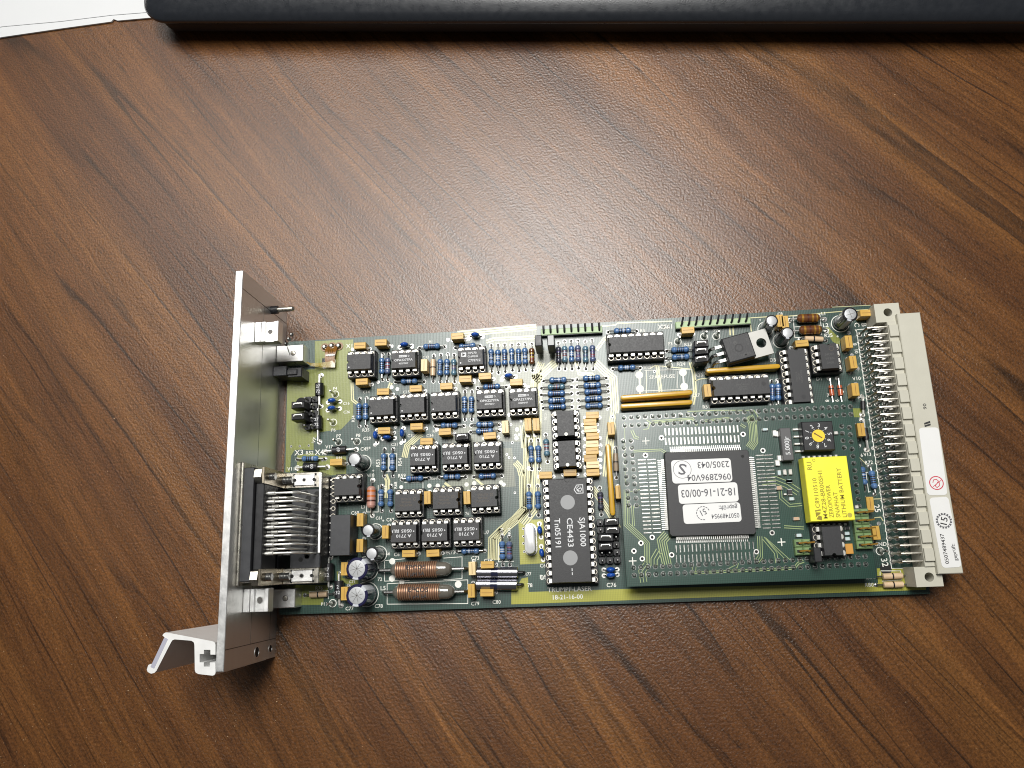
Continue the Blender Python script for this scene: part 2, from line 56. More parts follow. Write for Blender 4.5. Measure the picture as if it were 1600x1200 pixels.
MJOINT = [(124.01,11.76),(126.42,11.75),(128.82,11.75),(131.22,11.74),(133.62,11.74),(136.01,11.73),(138.4,11.73),(140.79,11.73),(143.17,11.72),(145.55,11.72),(147.92,11.71),(150.29,11.71),(152.66,11.7),(155.03,11.7),(157.39,11.69),(159.74,11.69),(162.1,11.68),(164.45,11.68),(166.8,11.67),(169.14,11.67),(171.48,11.66),(173.82,11.66),(176.15,11.65),(178.48,11.65),(180.81,11.64),(183.13,11.64),(185.45,11.64),(187.77,11.63),(190.08,11.63),(192.39,11.62),(194.69,11.62),(197.0,11.61),(199.3,11.61),(124.04,9.08),(126.45,9.08),(128.84,9.08),(131.24,9.07),(133.63,9.07),(136.02,9.07),(138.4,9.06),(140.78,9.06),(143.16,9.06),(145.53,9.06),(147.9,9.05),(150.26,9.05),(152.63,9.05),(154.99,9.04),(157.34,9.04),(159.69,9.04),(162.04,9.04),(164.39,9.03),(166.73,9.03),(169.07,9.03),(171.4,9.03),(173.73,9.02),(176.06,9.02),(178.39,9.02),(180.71,9.01),(183.03,9.01),(185.34,9.01),(187.65,9.01),(189.96,9.0),(192.26,9.0),(194.56,9.0),(196.86,9.0),(199.16,8.99),(123.25,3.81),(123.28,1.34),(123.32,-1.11),(123.36,-3.56),(123.39,-5.99),(123.43,-8.41),(123.46,-10.83),(123.5,-13.23),(123.54,-15.62),(123.57,-18.0),(125.84,3.68),(125.87,1.21),(125.9,-1.24),(125.93,-3.68),(125.96,-6.11),(125.99,-8.53),(126.02,-10.94),(126.05,-13.34),(126.08,-15.73),(126.11,-18.11),(123.71,-38.24),(126.06,-38.21),(128.41,-38.18),(130.76,-38.15),(133.1,-38.12),(135.44,-38.09),(137.78,-38.06),(140.11,-38.03),(142.44,-38.0),(144.77,-37.98),(147.09,-37.95),(149.41,-37.92),(151.72,-37.89),(154.04,-37.86),(156.35,-37.83),(158.65,-37.8),(160.96,-37.77),(163.26,-37.75),(165.55,-37.72),(167.84,-37.69),(170.13,-37.66),(172.42,-37.63),(174.7,-37.6),(176.98,-37.58),(179.26,-37.55),(181.53,-37.52),(183.8,-37.49),(186.07,-37.46),(188.33,-37.43),(190.59,-37.41),(192.85,-37.38),(195.1,-37.35),(197.35,-37.32),(123.74,-40.68),(126.09,-40.65),(128.43,-40.62),(130.77,-40.59),(133.11,-40.56),(135.45,-40.53),(137.78,-40.5),(140.11,-40.47),(142.43,-40.44),(144.75,-40.41),(147.07,-40.38),(149.38,-40.35),(151.69,-40.32),(154.0,-40.29),(156.31,-40.26),(158.61,-40.22),(160.91,-40.19),(163.2,-40.16),(165.49,-40.13),(167.78,-40.1),(170.06,-40.07),(172.34,-40.04),(174.62,-40.01),(176.9,-39.98),(179.17,-39.95),(181.44,-39.92),(183.7,-39.89),(185.96,-39.86),(188.22,-39.83),(190.48,-39.8),(192.73,-39.78),(194.98,-39.75),(197.22,-39.72),(198.03,4.58),(198.0,2.16),(197.96,-0.24),(197.93,-2.64),(197.9,-5.03),(197.87,-7.4),(197.84,-9.77),(197.8,-12.12),(197.77,-14.46),(197.74,-16.8),(197.71,-19.12),(197.68,-21.44),(195.62,5.14),(195.57,2.72),(195.52,0.31),(195.48,-2.09)]
SMD = [(170.52,5.24,1.67,0.83,'cap'),(173.5,3.78,1.25,1.88,'tin'),(173.3,-6.15,1.46,1.88,'tin'),(173.52,-9.43,1.04,1.67,'cap'),(175.31,-9.35,1.04,1.67,'capw'),(177.12,-9.33,1.04,1.67,'capw'),(176.46,-12.38,1.67,1.04,'cap'),(176.46,-12.31,1.67,1.04,'cap'),(176.43,-18.14,1.67,1.04,'cap'),(172.88,-14.4,1.88,1.25,'beige'),(176.17,-15.91,1.46,1.88,'black'),(174.56,-16.57,0.83,0.62,'tin'),(177.2,-24.59,2.08,1.04,'beige'),(177.4,-29.94,1.88,1.04,'cap'),(192.76,-28.21,1.46,1.04,'black'),(192.53,-29.92,1.67,1.04,'cap'),(192.43,-31.62,1.67,1.04,'cap'),(196.71,-21.59,1.04,1.04,'capw'),(193.27,2.9,1.25,1.04,'tin')]
GHEAD = [(177.82,-33.73),(197.09,-28.67)]
TO220 = [(160.59,38.22),(170.19,40.25),(170.09,31.6),(160.65,29.87),(170.86,40.35),(177.47,42.17),(177.0,32.0),(171.36,30.49)]
XT2 = [(89.58,-27.48)]
BOX = [(24.62,-23.81)]
HEADB = [(116.36,-29.79)]
JUMP = [(117.59,-22.97,0),(117.67,-25.75,0),(115.39,-28.16,0),(115.07,-31.03,0),(152.84,37.25,0),(152.61,34.64,0),(152.34,31.76,0),(67.33,8.57,0),(7.69,23.23,0),(7.82,18.96,0)]
HEAD3 = [(153.49,35.31)]
HEADX = [(10.56,21.25)]
TALLJ = [(95.9,40.64),(100.31,40.48)]
STRIP = [(97.66,46.82,117.77,46.63),(146.57,46.35,170.87,46.46)]
FLEX = [(14.44,46.82),(17.17,47.15),(19.9,46.98)]
DINTEXT = [(223.14,10.4),(223.05,4.57)]
DLAB1 = [(219.74,3.42),(226.29,3.08),(225.7,-18.91),(219.75,-18.86)]
DLAB2 = [(220.23,-19.6),(226.1,-19.55),(226.06,-41.55),(219.99,-41.83)]
STAMP = [(223.05,-14.98),(223.33,-27.11)]
DINTOOTH = [(216.23,39.37),(219.36,39.16),(215.8,36.42),(218.72,36.24)]
HANDLE = [(-22.08,-53.21),(-21.73,-52.7),(-21.1,-52.36),(-19.82,-52.57),(-5.94,-55.37),(-5.27,-55.73),(-5.05,-56.36),(-4.89,-59.24),(-6.47,-59.19),(-6.55,-57.81),(-8.63,-57.76),(-8.56,-58.97),(-9.89,-58.93),(-9.74,-61.35),(-8.42,-61.38),(-8.35,-62.59),(-6.46,-62.63),(-6.53,-61.43),(-4.76,-61.47),(-4.59,-64.56),(-4.93,-65.09),(-5.52,-65.22),(-9.91,-64.67),(-10.77,-64.24),(-11.11,-63.55),(-11.68,-56.29),(-11.96,-55.48),(-12.79,-55.01),(-18.08,-54.48),(-18.83,-54.74),(-19.31,-55.56),(-23.23,-63.43),(-23.87,-64.03),(-24.88,-64.21),(-25.95,-63.71),(-26.31,-63.01),(-25.95,-61.71),(-25.14,-61.38),(-24.5,-61.74),(-21.02,-54.05)]
HANDLE_S = [(-20.79,-54.05),(-24.59,-62.53)]
GLASS_D = [(197.19,24.07,197.11,14.86),(200.03,24.02,200.12,14.69)]
PAPERQ = [(-257.7,198.4),(-245.9,199.9),(-219.2,201.3),(-195.7,202.3),(-194.7,203.5),(-192.8,202.5),(-173.8,202.3),(-149.4,203.5)]
PAPERL = [(-258.4,203.7),(-246.5,205.1),(-219.6,204.8),(-195.4,205.4),(-174.0,204.9)]
MMU = .001
# ---------------------------------------------------------------- materials
MATS = {}
def nodes_of(name):
    m = bpy.data.materials.new(name); m.use_nodes = True
    nt = m.node_tree; return m, nt, nt.nodes['Principled BSDF']
def mat(name, col, rough=.5, metal=0., spec=.5, coat=0., var=0., vscale=300., bump=0., bscale=900., trans=0., stretch=None, alpha=1.):
    if name in MATS: return MATS[name]
    m, nt, b = nodes_of(name); L = nt.links.new
    b.inputs['Base Color'].default_value = (*col, 1); b.inputs['Roughness'].default_value = rough
    b.inputs['Metallic'].default_value = metal; b.inputs['Specular IOR Level'].default_value = spec
    b.inputs['Coat Weight'].default_value = coat; b.inputs['Coat Roughness'].default_value = .15
    b.inputs['Transmission Weight'].default_value = trans; b.inputs['Alpha'].default_value = alpha
    if var or bump:
        tc = nt.nodes.new('ShaderNodeTexCoord'); src = tc.outputs['Object']
        if stretch:
            mp = nt.nodes.new('ShaderNodeMapping'); mp.inputs['Scale'].default_value = stretch; L(src, mp.inputs[0]); src = mp.outputs[0]
    if var:
        n = nt.nodes.new('ShaderNodeTexNoise'); n.inputs['Scale'].default_value = vscale; n.inputs['Detail'].default_value = 5; L(src, n.inputs['Vector'])
        mx = nt.nodes.new('ShaderNodeMix'); mx.data_type = 'RGBA'; L(n.outputs['Fac'], mx.inputs[0])
        mx.inputs[6].default_value = (*[max(0, c * (1 - var)) for c in col], 1); mx.inputs[7].default_value = (*[min(1, c * (1 + var)) for c in col], 1)
        L(mx.outputs[2], b.inputs['Base Color'])
        mr = nt.nodes.new('ShaderNodeMapRange'); L(n.outputs['Fac'], mr.inputs[0]); mr.inputs[3].default_value = max(.02, rough - .12); mr.inputs[4].default_value = min(1, rough + .12)
        L(mr.outputs[0], b.inputs['Roughness'])
    if bump:
        n2 = nt.nodes.new('ShaderNodeTexNoise'); n2.inputs['Scale'].default_value = bscale; n2.inputs['Detail'].default_value = 3; L(src, n2.inputs['Vector'])
        bp = nt.nodes.new('ShaderNodeBump'); bp.inputs['Strength'].default_value = bump; bp.inputs['Distance'].default_value = .0001; L(n2.outputs['Fac'], bp.inputs['Height']); L(bp.outputs[0], b.inputs['Normal'])
    MATS[name] = m; return m

def wood_material():
    m, nt, b = nodes_of('walnut_laminate'); N = nt.nodes.new; L = nt.links.new
    tc = N('ShaderNodeTexCoord'); sep = N('ShaderNodeSeparateXYZ'); L(tc.outputs['Object'], sep.inputs[0])
    def mth(op, a, bb=None, c=None):
        n = N('ShaderNodeMath'); n.operation = op
        for i, v in enumerate((a, bb, c)):
            if v is None: continue
            if isinstance(v, (int, float)): n.inputs[i].default_value = v
            else: L(v, n.inputs[i])
        return n.outputs[0]
    def noise(vec, scale=1., detail=3., rough=.5, dist=0.):
        n = N('ShaderNodeTexNoise'); n.inputs['Scale'].default_value = scale; n.inputs['Detail'].default_value = detail
        n.inputs['Roughness'].default_value = rough; n.inputs['Distortion'].default_value = dist; L(vec, n.inputs['Vector']); return n.outputs['Fac']
    def comb(a, bb, c=0.):
        n = N('ShaderNodeCombineXYZ')
        for i, v in enumerate((a, bb, c)):
            if isinstance(v, (int, float)): n.inputs[i].default_value = v
            else: L(v, n.inputs[i])
        return n.outputs[0]
    def ramp(v, stops):
        n = N('ShaderNodeValToRGB'); L(v, n.inputs[0]); e = n.color_ramp.elements
        while len(e) < len(stops): e.new(.5)
        for k, (p, c) in enumerate(stops):
            e[k].position = p; e[k].color = (*c, 1) if not isinstance(c, (int, float)) else (c, c, c, 1)
        return n.outputs[0]
    def mix(f, a, bb, blend='MIX'):
        n = N('ShaderNodeMix'); n.data_type = 'RGBA'; n.blend_type = blend
        for i, v in ((0, f), (6, a), (7, bb)):
            if isinstance(v, (int, float)): n.inputs[i].default_value = v
            elif isinstance(v, tuple): n.inputs[i].default_value = (*v, 1)
            else: L(v, n.inputs[i])
        return n.outputs[2]
    X = mth('MULTIPLY', sep.outputs[0], 1000.); Y = mth('MULTIPLY', sep.outputs[1], 1000.)     # millimetres
    # the laminate's figure: streaks that lean over and flatten towards the right
    g0 = mth('SUBTRACT', mth('ADD', Y, mth('SUBTRACT', mth('MULTIPLY', X, 1.28), mth('MULTIPLY', mth('MULTIPLY', X, X), .0008))), mth('MULTIPLY', mth('MULTIPLY', X, Y), .0009))
    t = mth('SUBTRACT', mth('MULTIPLY', X, .62), mth('MULTIPLY', Y, .78))
    warp = noise(comb(mth('MULTIPLY', g0, .009), mth('MULTIPLY', t, .0035)), 1., 3.)
    warp2 = noise(comb(mth('MULTIPLY', g0, .05), mth('MULTIPLY', t, .012), 4.), 1., 2.)
    g = mth('ADD', g0, mth('ADD', mth('MULTIPLY', mth('SUBTRACT', warp, .5), 40.), mth('MULTIPLY', mth('SUBTRACT', warp2, .5), 5.)))
    broad = noise(comb(mth('MULTIPLY', g, .034), mth('MULTIPLY', t, .0025), 1.), 1., 4., .6)
    streak = noise(comb(mth('MULTIPLY', g, .15), mth('MULTIPLY', t, .005), 2.), 1., 4., .65)
    fine = noise(comb(mth('MULTIPLY', g, .34), mth('MULTIPLY', t, .016), 3.), 1., 4., .7)
    hair = noise(comb(mth('MULTIPLY', g, .62), mth('MULTIPLY', t, .075), 5.), 1., 4., .85)
    col = ramp(broad, [(.28, WOOD[0]), (.45, WOOD[1]), (.58, WOOD[2]), (.75, WOOD[3])])
    col = mix(1., col, ramp(streak, [(.30, .74), (.5, .98), (.7, 1.14)]), 'MULTIPLY')
    col = mix(1., col, ramp(fine, [(.33, .52), (.42, .92), (.58, 1.04), (.70, 1.32)]), 'MULTIPLY')
    col = mix(1., col, ramp(hair, [(.33, .34), (.41, .84), (.56, 1.04), (.66, 1.12), (.72, 1.65)]), 'MULTIPLY')
    grit = noise(tc.outputs['Object'], 1150., 2., .7)
    col = mix(1., col, ramp(grit, [(.3, .60), (.5, 1.), (.7, 1.38)]), 'MULTIPLY')
    # dark growth-line veins: thin bands where a slow field crosses evenly spaced levels
    vf = noise(comb(mth('MULTIPLY', g, .016), mth('MULTIPLY', t, .0009), 8.), 1., 1., .4)
    saw = mth('FRACT', mth('MULTIPLY', mth('ADD', vf, mth('MULTIPLY', fine, .006)), 22.))
    vein = ramp(saw, [(0., .26), (.07, .28), (.16, .97), (1., 1.)])
    vm = noise(comb(mth('MULTIPLY', g, .05), mth('MULTIPLY', t, .006), 11.), 1., 3., .7)
    col = mix(ramp(vm, [(.42, 0.), (.58, .9)]), col, mix(1., col, vein, 'MULTIPLY'))
    # knotty dark smudges and pale flecks of the print
    fleck = noise(comb(mth('MULTIPLY', g, 1.6), mth('MULTIPLY', t, .5), 15.), 1., 1.)
    col = mix(ramp(fleck, [(.70, 0.), (.78, .45)]), col, (.30, .17, .075))
    L(col, b.inputs['Base Color'])
    # embossed skin
    pb = N('ShaderNodeTexNoise'); pb.inputs['Scale'].default_value = 1250.; pb.inputs['Detail'].default_value = 2.; L(tc.outputs['Object'], pb.inputs['Vector'])
    bp = N('ShaderNodeBump'); bp.inputs['Strength'].default_value = .75; bp.inputs['Distance'].default_value = .00018
    hh = mth('ADD', pb.outputs['Fac'], mth('MULTIPLY', hair, .5)); L(hh, bp.inputs['Height']); L(bp.outputs[0], b.inputs['Normal'])
    rr = N('ShaderNodeMapRange'); L(fine, rr.inputs[0]); rr.inputs[3].default_value = .27; rr.inputs[4].default_value = .37; L(rr.outputs[0], b.inputs['Roughness'])
    b.inputs['Specular IOR Level'].default_value = .6
    return m
WOOD = [(.068, .0245, .0068), (.101, .0382, .0096), (.136, .0535, .0126), (.190, .0800, .0195)]

def mask_material(name, col, pitch=.00056, amt=.35, rough=.24):
    m, nt, b = nodes_of(name); N = nt.nodes.new; L = nt.links.new
    tc = N('ShaderNodeTexCoord')
    wv = N('ShaderNodeTexWave'); wv.wave_type = 'BANDS'; wv.bands_direction = 'X'; wv.inputs['Scale'].default_value = .314 / pitch; wv.inputs['Distortion'].default_value = .6; wv.inputs['Detail'].default_value = 1.
    wy = N('ShaderNodeTexWave'); wy.wave_type = 'BANDS'; wy.bands_direction = 'Y'; wy.inputs['Scale'].default_value = .314 / (pitch * 1.25)
    for w in (wv, wy): L(tc.outputs['Object'], w.inputs['Vector'])
    ns = N('ShaderNodeTexNoise'); ns.inputs['Scale'].default_value = 60.; ns.inputs['Detail'].default_value = 6.; L(tc.outputs['Object'], ns.inputs['Vector'])
    a = N('ShaderNodeMath'); a.operation = 'MULTIPLY_ADD'; L(wv.outputs['Fac'], a.inputs[0]); a.inputs[1].default_value = .55; 
    a2 = N('ShaderNodeMath'); a2.operation = 'MULTIPLY_ADD'; L(wy.outputs['Fac'], a2.inputs[0]); a2.inputs[1].default_value = .2; L(ns.outputs['Fac'], a2.inputs[2]); L(a2.outputs[0], a.inputs[2])
    mr = N('ShaderNodeMapRange'); L(a.outputs[0], mr.inputs[0]); mr.inputs[1].default_value = .4; mr.inputs[2].default_value = 1.35; mr.inputs[3].default_value = 1 - amt; mr.inputs[4].default_value = 1 + amt
    mx = N('ShaderNodeMix'); mx.data_type = 'RGBA'; mx.blend_type = 'MULTIPLY'; mx.inputs[0].default_value = 1; mx.inputs[6].default_value = (*col, 1); L(mr.outputs[0], mx.inputs[7])
    L(mx.outputs[2], b.inputs['Base Color'])
    bp = N('ShaderNodeBump'); bp.inputs['Strength'].default_value = .25; bp.inputs['Distance'].default_value = .00004; L(a.outputs[0], bp.inputs['Height']); L(bp.outputs[0], b.inputs['Normal'])
    b.inputs['Roughness'].default_value = rough; b.inputs['Specular IOR Level'].default_value = .7
    MATS[name] = m; return m

wood = wood_material()
MASK = mask_material('green_solder_mask', (.017, .048, .037), amt=.55, rough=.33)
MASKM = mask_material('green_solder_mask_upper', (.015, .047, .034), amt=.35, rough=.3)
POURM = mask_material('masked_copper', (.185, .210, .038), amt=.16, rough=.3)
POURY = mask_material('lit_masked_copper', (.33, .325, .045), amt=.16, rough=.32)  # brighter, yellower copy of the masked copper; lamp reflection put into its colour
POURC = mask_material('glare_hatched_copper', (.145, .16, .11), amt=.55, rough=.34)  # hatched copper at the board centre, paled to paint in the silvery glare
EDGE = mat('board_edge', (.012, .075, .042), .45)
TRACEM = mat('masked_trace', (.52, .50, .28), .34, .1, .6, var=.15)
TRACED = mat('masked_trace_upper', (.30, .37, .17), .34, .1, .6, var=.15)
SILKM = mat('silk_ink', (.78, .78, .72), .6, var=.08, vscale=900)
TIN = mat('tinned_metal', (.62, .61, .58), .28, 1., var=.2, vscale=700)
TIND = mat('dull_solder', (.36, .36, .35), .34, 1., var=.4, vscale=900)
PINM = mat('bright_pin', (.80, .79, .75), .32, .72, var=.1, vscale=600)
CHIPM = mat('moulded_epoxy', (.022, .022, .024), .5, 0, .5, var=.25, vscale=1500, bump=.25, bscale=3500)
SOCKM = mat('socket_plastic', (.010, .010, .011), .45, var=.2)
SOCKC = mat('socket_contact', (.60, .56, .47), .35, .6)
BLACK = mat('black_plastic', (.012, .012, .014), .42, var=.25, vscale=500, bump=.1)
GREYP = mat('grey_plastic', (.032, .033, .037), .45, var=.2, vscale=500, bump=.1)
GOLDC = mat('gold_epoxy', (.55, .335, .065), .38, 0, .5, var=.14, vscale=260, bump=.15, bscale=1500)
GOLDP = mat('pale_gold_epoxy', (.72, .56, .29), .38, 0, .5, var=.12, vscale=260)
GOLDD = mat('dark_gold_epoxy', (.43, .25, .035), .38, 0, .5, var=.14, vscale=260)
SLIT = mat('epoxy_seam', (.22, .10, .015), .5)
RBLUE = mat('blue_lacquer', (.075, .160, .335), .26, 0, .6, .5, var=.15, vscale=500)
RDUST = mat('dusty_blue_lacquer', (.085, .115, .215), .3, 0, .6, .4, var=.2, vscale=500)
RTEAL = mat('teal_lacquer', (.095, .185, .25), .28, 0, .6, .4, var=.15, vscale=500)
RDARK = mat('slate_lacquer', (.045, .05, .075), .3, 0, .6, .4, var=.2)
RBEIGE = mat('beige_lacquer', (.60, .44, .28), .35, 0, .5, .3, var=.1)
RGREIGE = mat('grey_beige_lacquer', (.33, .25, .17), .35, 0, .5, .3, var=.1)
BBROWN = mat('brown_band', (.07, .02, .012), .35); BBLACK = mat('black_band', (.008, .008, .010), .35); BRED = mat('red_band', (.22, .03, .02), .35)
BVIO = mat('violet_band', (.07, .045, .16), .35); BWHITE = mat('grey_band', (.42, .45, .5), .35); BYEL = mat('yellow_band', (.42, .30, .03), .35); BORG = mat('orange_band', (.50, .13, .02), .35)
BLUEC = mat('blue_ceramic', (.015, .075, .36), .16, 0, .6, .6, var=.12)
BEIGE = mat('ivory_plastic', (.49, .475, .40), .5, 0, .4, var=.06, vscale=200, bump=.12, bscale=1200)
LABEL = mat('label_paper', (.70, .70, .69), .5, var=.03, vscale=200)
INK = mat('label_ink', (.02, .02, .022), .6); INKG = mat('grey_ink', (.10, .10, .11), .6); INKR = mat('red_ink', (.5, .02, .05), .6)
PRINT = mat('chip_print', (.62, .63, .64), .5); FAINT = mat('laser_print', (.060, .060, .060), .55); FAINTB = mat('laser_print_brown', (.075, .060, .045), .55); DISCM = mat('ejector_mark', (.27, .275, .28), .5, var=.1)
YEL = mat('yellow_plastic', (.84, .79, .045), .42, 0, .5, var=.05, vscale=200, bump=.06); YELD = mat('yellow_ink', (.26, .20, .01), .5)
SIPM = mat('ochre_epoxy', (.50, .285, .018), .3, 0, .5, .4, var=.14, vscale=180)
ALU = mat('brushed_aluminium', (.66, .66, .64), .33, .8, var=.06, vscale=90, stretch=(1, .04, 6), bump=.05, bscale=400)
ALUB = mat('milled_aluminium', (.80, .80, .79), .42, 1., var=.08, vscale=400, bump=.2, bscale=1500)
ALUW = mat('white_anodised', (.78, .78, .77), .5, .35, var=.05, vscale=300)
ALUG = mat('groove', (.10, .095, .09), .5, .6)
STEEL = mat('zinc_plate', (.62, .59, .52), .3, 1., var=.25, vscale=500, bump=.2, bscale=900)
BRACK = mat('yellow_zinc_plate', (.50, .44, .34), .3, 1., var=.2, vscale=250)
COPPER = mat('copper_wire', (.42, .255, .165), .36, .6, var=.15, vscale=400)
GLASS = mat('smoky_glass', (.13, .12, .10), .14, 0, .7, .6, var=.3, vscale=250)
CHROM = mat('dark_chrome', (.34, .34, .37), .24, .95)
NAVYG = mat('glossy_dark_blue', (.012, .014, .040), .08, 0, .9, 1.)
XTALM = mat('crystal_can', (.84, .84, .84), .3, .45, var=.05)
SLEEVE = mat('black_sleeve', (.010, .010, .012), .2, 0, .6, .5); NAVY = mat('navy_sleeve', (.012, .011, .048), .2, 0, .6, .6)
CANTOP = mat('can_top', (.40, .41, .42), .42, .35, var=.15, vscale=800); STRIPE = mat('sleeve_stripe', (.50, .52, .56), .35)
FLEXM = mat('polyimide_film', (.30, .12, .008), .2, 0, .6, .5, trans=.35, alpha=.85); FLEXT = mat('thin_polyimide_film', (.38, .27, .03), .2, 0, .6, .5, alpha=.45)
GRN = mat('pale_green_plastic', (.33, .45, .25), .45, var=.2); GRND = mat('moss_green_plastic', (.17, .26, .11), .45, var=.3)
PINK = mat('salmon_lacquer', (.47, .25, .20), .35, 0, .5, .3, var=.12); BROWN = mat('brown_lacquer', (.12, .045, .015), .22, 0, .6, .6, var=.2); GOLDB = mat('gold_band', (.50, .27, .05), .25, .6)
REDGL = mat('amber_glass', (.42, .10, .04), .15, 0, .6, .6, var=.3, vscale=900)
LAPT = mat('dark_blue_shell', (.013, .015, .019), .30, 0, .5, .5, var=.12, vscale=400, bump=.25, bscale=1800)
LAPB = mat('black_shell', (.006, .006, .007), .5, var=.1)
PAPER = mat('white_paper', (.60, .61, .62), .6, var=.02, vscale=60)
SMDC = mat('ceramic_chip', (.50, .60, .62), .4, var=.1); SMDW = mat('white_chip', (.60, .58, .55), .4); SMDB = mat('beige_chip', (.48, .33, .22), .4)
HOLE = mat('hole_dark', (.004, .004, .004), .7)

# ---------------------------------------------------------------- mesh builder (millimetres in, metres out)
class MB:
    def __init__(s): s.v = []; s.f = []; s.mi = []; s.mats = []
    def m(s, mt):
        if mt not in s.mats: s.mats.append(mt)
        return s.mats.index(mt)
    def add(s, vs, fs, mt):
        b = len(s.v); s.v += [tuple(p) for p in vs]; k = s.m(mt)
        for f in fs: s.f.append([b + i for i in f]); s.mi.append(k)
    def box(s, x0, x1, y0, y1, z0, z1, mt, ch=0., top=None, bottom=True):
        """box with chamfered upper edges; top: another material for the upper face"""
        c = ch
        if c > 0:
            vs = [(x0, y0, z0), (x1, y0, z0), (x1, y1, z0), (x0, y1, z0), (x0, y0, z1 - c), (x1, y0, z1 - c), (x1, y1, z1 - c), (x0, y1, z1 - c),
                  (x0 + c, y0 + c, z1), (x1 - c, y0 + c, z1), (x1 - c, y1 - c, z1), (x0 + c, y1 - c, z1)]
            fs = [(0, 1, 5, 4), (1, 2, 6, 5), (2, 3, 7, 6), (3, 0, 4, 7), (4, 5, 9, 8), (5, 6, 10, 9), (6, 7, 11, 10), (7, 4, 8, 11)]; tf = [(8, 9, 10, 11)]
        else:
            vs = [(x0, y0, z0), (x1, y0, z0), (x1, y1, z0), (x0, y1, z0), (x0, y0, z1), (x1, y0, z1), (x1, y1, z1), (x0, y1, z1)]
            fs = [(0, 1, 5, 4), (1, 2, 6, 5), (2, 3, 7, 6), (3, 0, 4, 7)]; tf = [(4, 5, 6, 7)]
        if bottom: fs.append((3, 2, 1, 0))
        s.add(vs, fs, mt); s.add(vs, tf, top or mt)
    def loft(s, rings, mt, cap0=True, cap1=True, closed=True):
        n = len(rings[0]); vs = [p for r in rings for p in r]; fs = []
        for i in range(len(rings) - 1):
            for j in range(n if closed else n - 1):
                k = (j + 1) % n; fs.append((i * n + j, i * n + k, (i + 1) * n + k, (i + 1) * n + j))
        if cap0: fs.append(tuple(range(n - 1, -1, -1)))
        if cap1: fs.append(tuple((len(rings) - 1) * n + j for j in range(n)))
        s.add(vs, fs, mt)
    def lathe(s, p0, axis, prof, mt, n=10, caps=True):
        """prof: (distance along axis, radius[, material])"""
        a = Vector(axis).normalized(); u = a.orthogonal().normalized(); w = a.cross(u); p0 = Vector(p0)
        ring = lambda d, r: [p0 + a * d + (u * math.cos(2 * math.pi * j / n) + w * math.sin(2 * math.pi * j / n)) * r for j in range(n)]
        for i in range(len(prof) - 1):
            mt2 = prof[i][2] if len(prof[i]) > 2 else mt
            s.loft([ring(*prof[i][:2]), ring(*prof[i + 1][:2])], mt2, caps and i == 0, caps and i == len(prof) - 2)
    def cyl(s, p0, p1, r, mt, n=10): 
        d = (Vector(p1) - Vector(p0)); s.lathe(p0, d, [(0, r), (d.length, r)], mt, n)
    def tube(s, pts, r, mt, n=6):
        P = [Vector(p) for p in pts]; rings = []; u = None
        for i, p in enumerate(P):
            t = ((P[min(i + 1, len(P) - 1)] - p).normalized() + (p - P[max(i - 1, 0)]).normalized())
            t = t.normalized() if t.length > 1e-9 else Vector((0, 0, 1))
            u = t.orthogonal().normalized() if u is None else (u - t * u.dot(t)).normalized()
            w = t.cross(u); rings.append([p + (u * math.cos(2 * math.pi * (j + .5) / n) + w * math.sin(2 * math.pi * (j + .5) / n)) * r for j in range(n)])
        s.loft(rings, mt)
    def prism(s, pts, z0, z1, mt, side=None):
        n = len(pts)
        ar = sum(pts[i][0] * pts[(i + 1) % n][1] - pts[(i + 1) % n][0] * pts[i][1] for i in range(n))
        if ar < 0: pts = pts[::-1]
        vs = [(x, y, z0) for x, y in pts] + [(x, y, z1) for x, y in pts]
        s.add(vs, [tuple(range(n, 2 * n))], mt); s.add(vs, [tuple(range(n - 1, -1, -1))] + [(i, (i + 1) % n, n + (i + 1) % n, n + i) for i in range(n)], side or mt)
    def ring(s, x, y, z, r0, r1, mt, n=12, a0=0., a1=2 * math.pi, th=.03):
        full = abs(a1 - a0 - 2 * math.pi) < 1e-6; k = n if full else n + 1
        A = [a0 + (a1 - a0) * i / n for i in range(k)]
        rings = [[(x + r * math.cos(a), y + r * math.sin(a), zz) for a in A] for r, zz in ((r1, z - th), (r1, z), (r0, z), (r0, z - th))]
        s.loft(rings, mt, False, False, full)
    def disc(s, x, y, z, r, mt, n=14, th=.03):
        s.prism([(x + r * math.cos(2 * math.pi * i / n), y + r * math.sin(2 * math.pi * i / n)) for i in range(n)], z - th, z, mt)
    def path(s, pts, w, z, mt, th=.02):
        """flat strip along a polyline"""
        P = [Vector(p) for p in pts]; Lr = []
        for i, p in enumerate(P):
            d0 = (p - P[i - 1]).normalized() if i else (P[1] - p).normalized()
            d1 = (P[i + 1] - p).normalized() if i < len(P) - 1 else d0
            n0 = Vector((-d0.y, d0.x)); n1 = Vector((-d1.y, d1.x)); m_ = (n0 + n1)
            m_ = m_.normalized() if m_.length > 1e-6 else n0
            k = 1 / max(.4, m_.dot(n0)); Lr.append((p + m_ * (w / 2 * k), p - m_ * (w / 2 * k)))
        rings = [[(a.x, a.y, z - th), (a.x, a.y, z), (b.x, b.y, z), (b.x, b.y, z - th)] for a, b in Lr]
        s.loft(rings, mt)
    def text(s, txt, x, y, z, h, mt, rot=0., ax='c', sx=1., fit=None):
        vs, fs, w = glyphs(txt); k = h / .70
        if fit: sx = fit / (w * k)
        ca, sa = math.cos(rot), math.sin(rot); ox = {'c': -w / 2, 'l': 0, 'r': -w}[ax]
        s.add([(x + ca * (vx + ox) * k * sx - sa * (vy - .35) * k, y + sa * (vx + ox) * k * sx + ca * (vy - .35) * k, z) for vx, vy in vs], fs, mt)
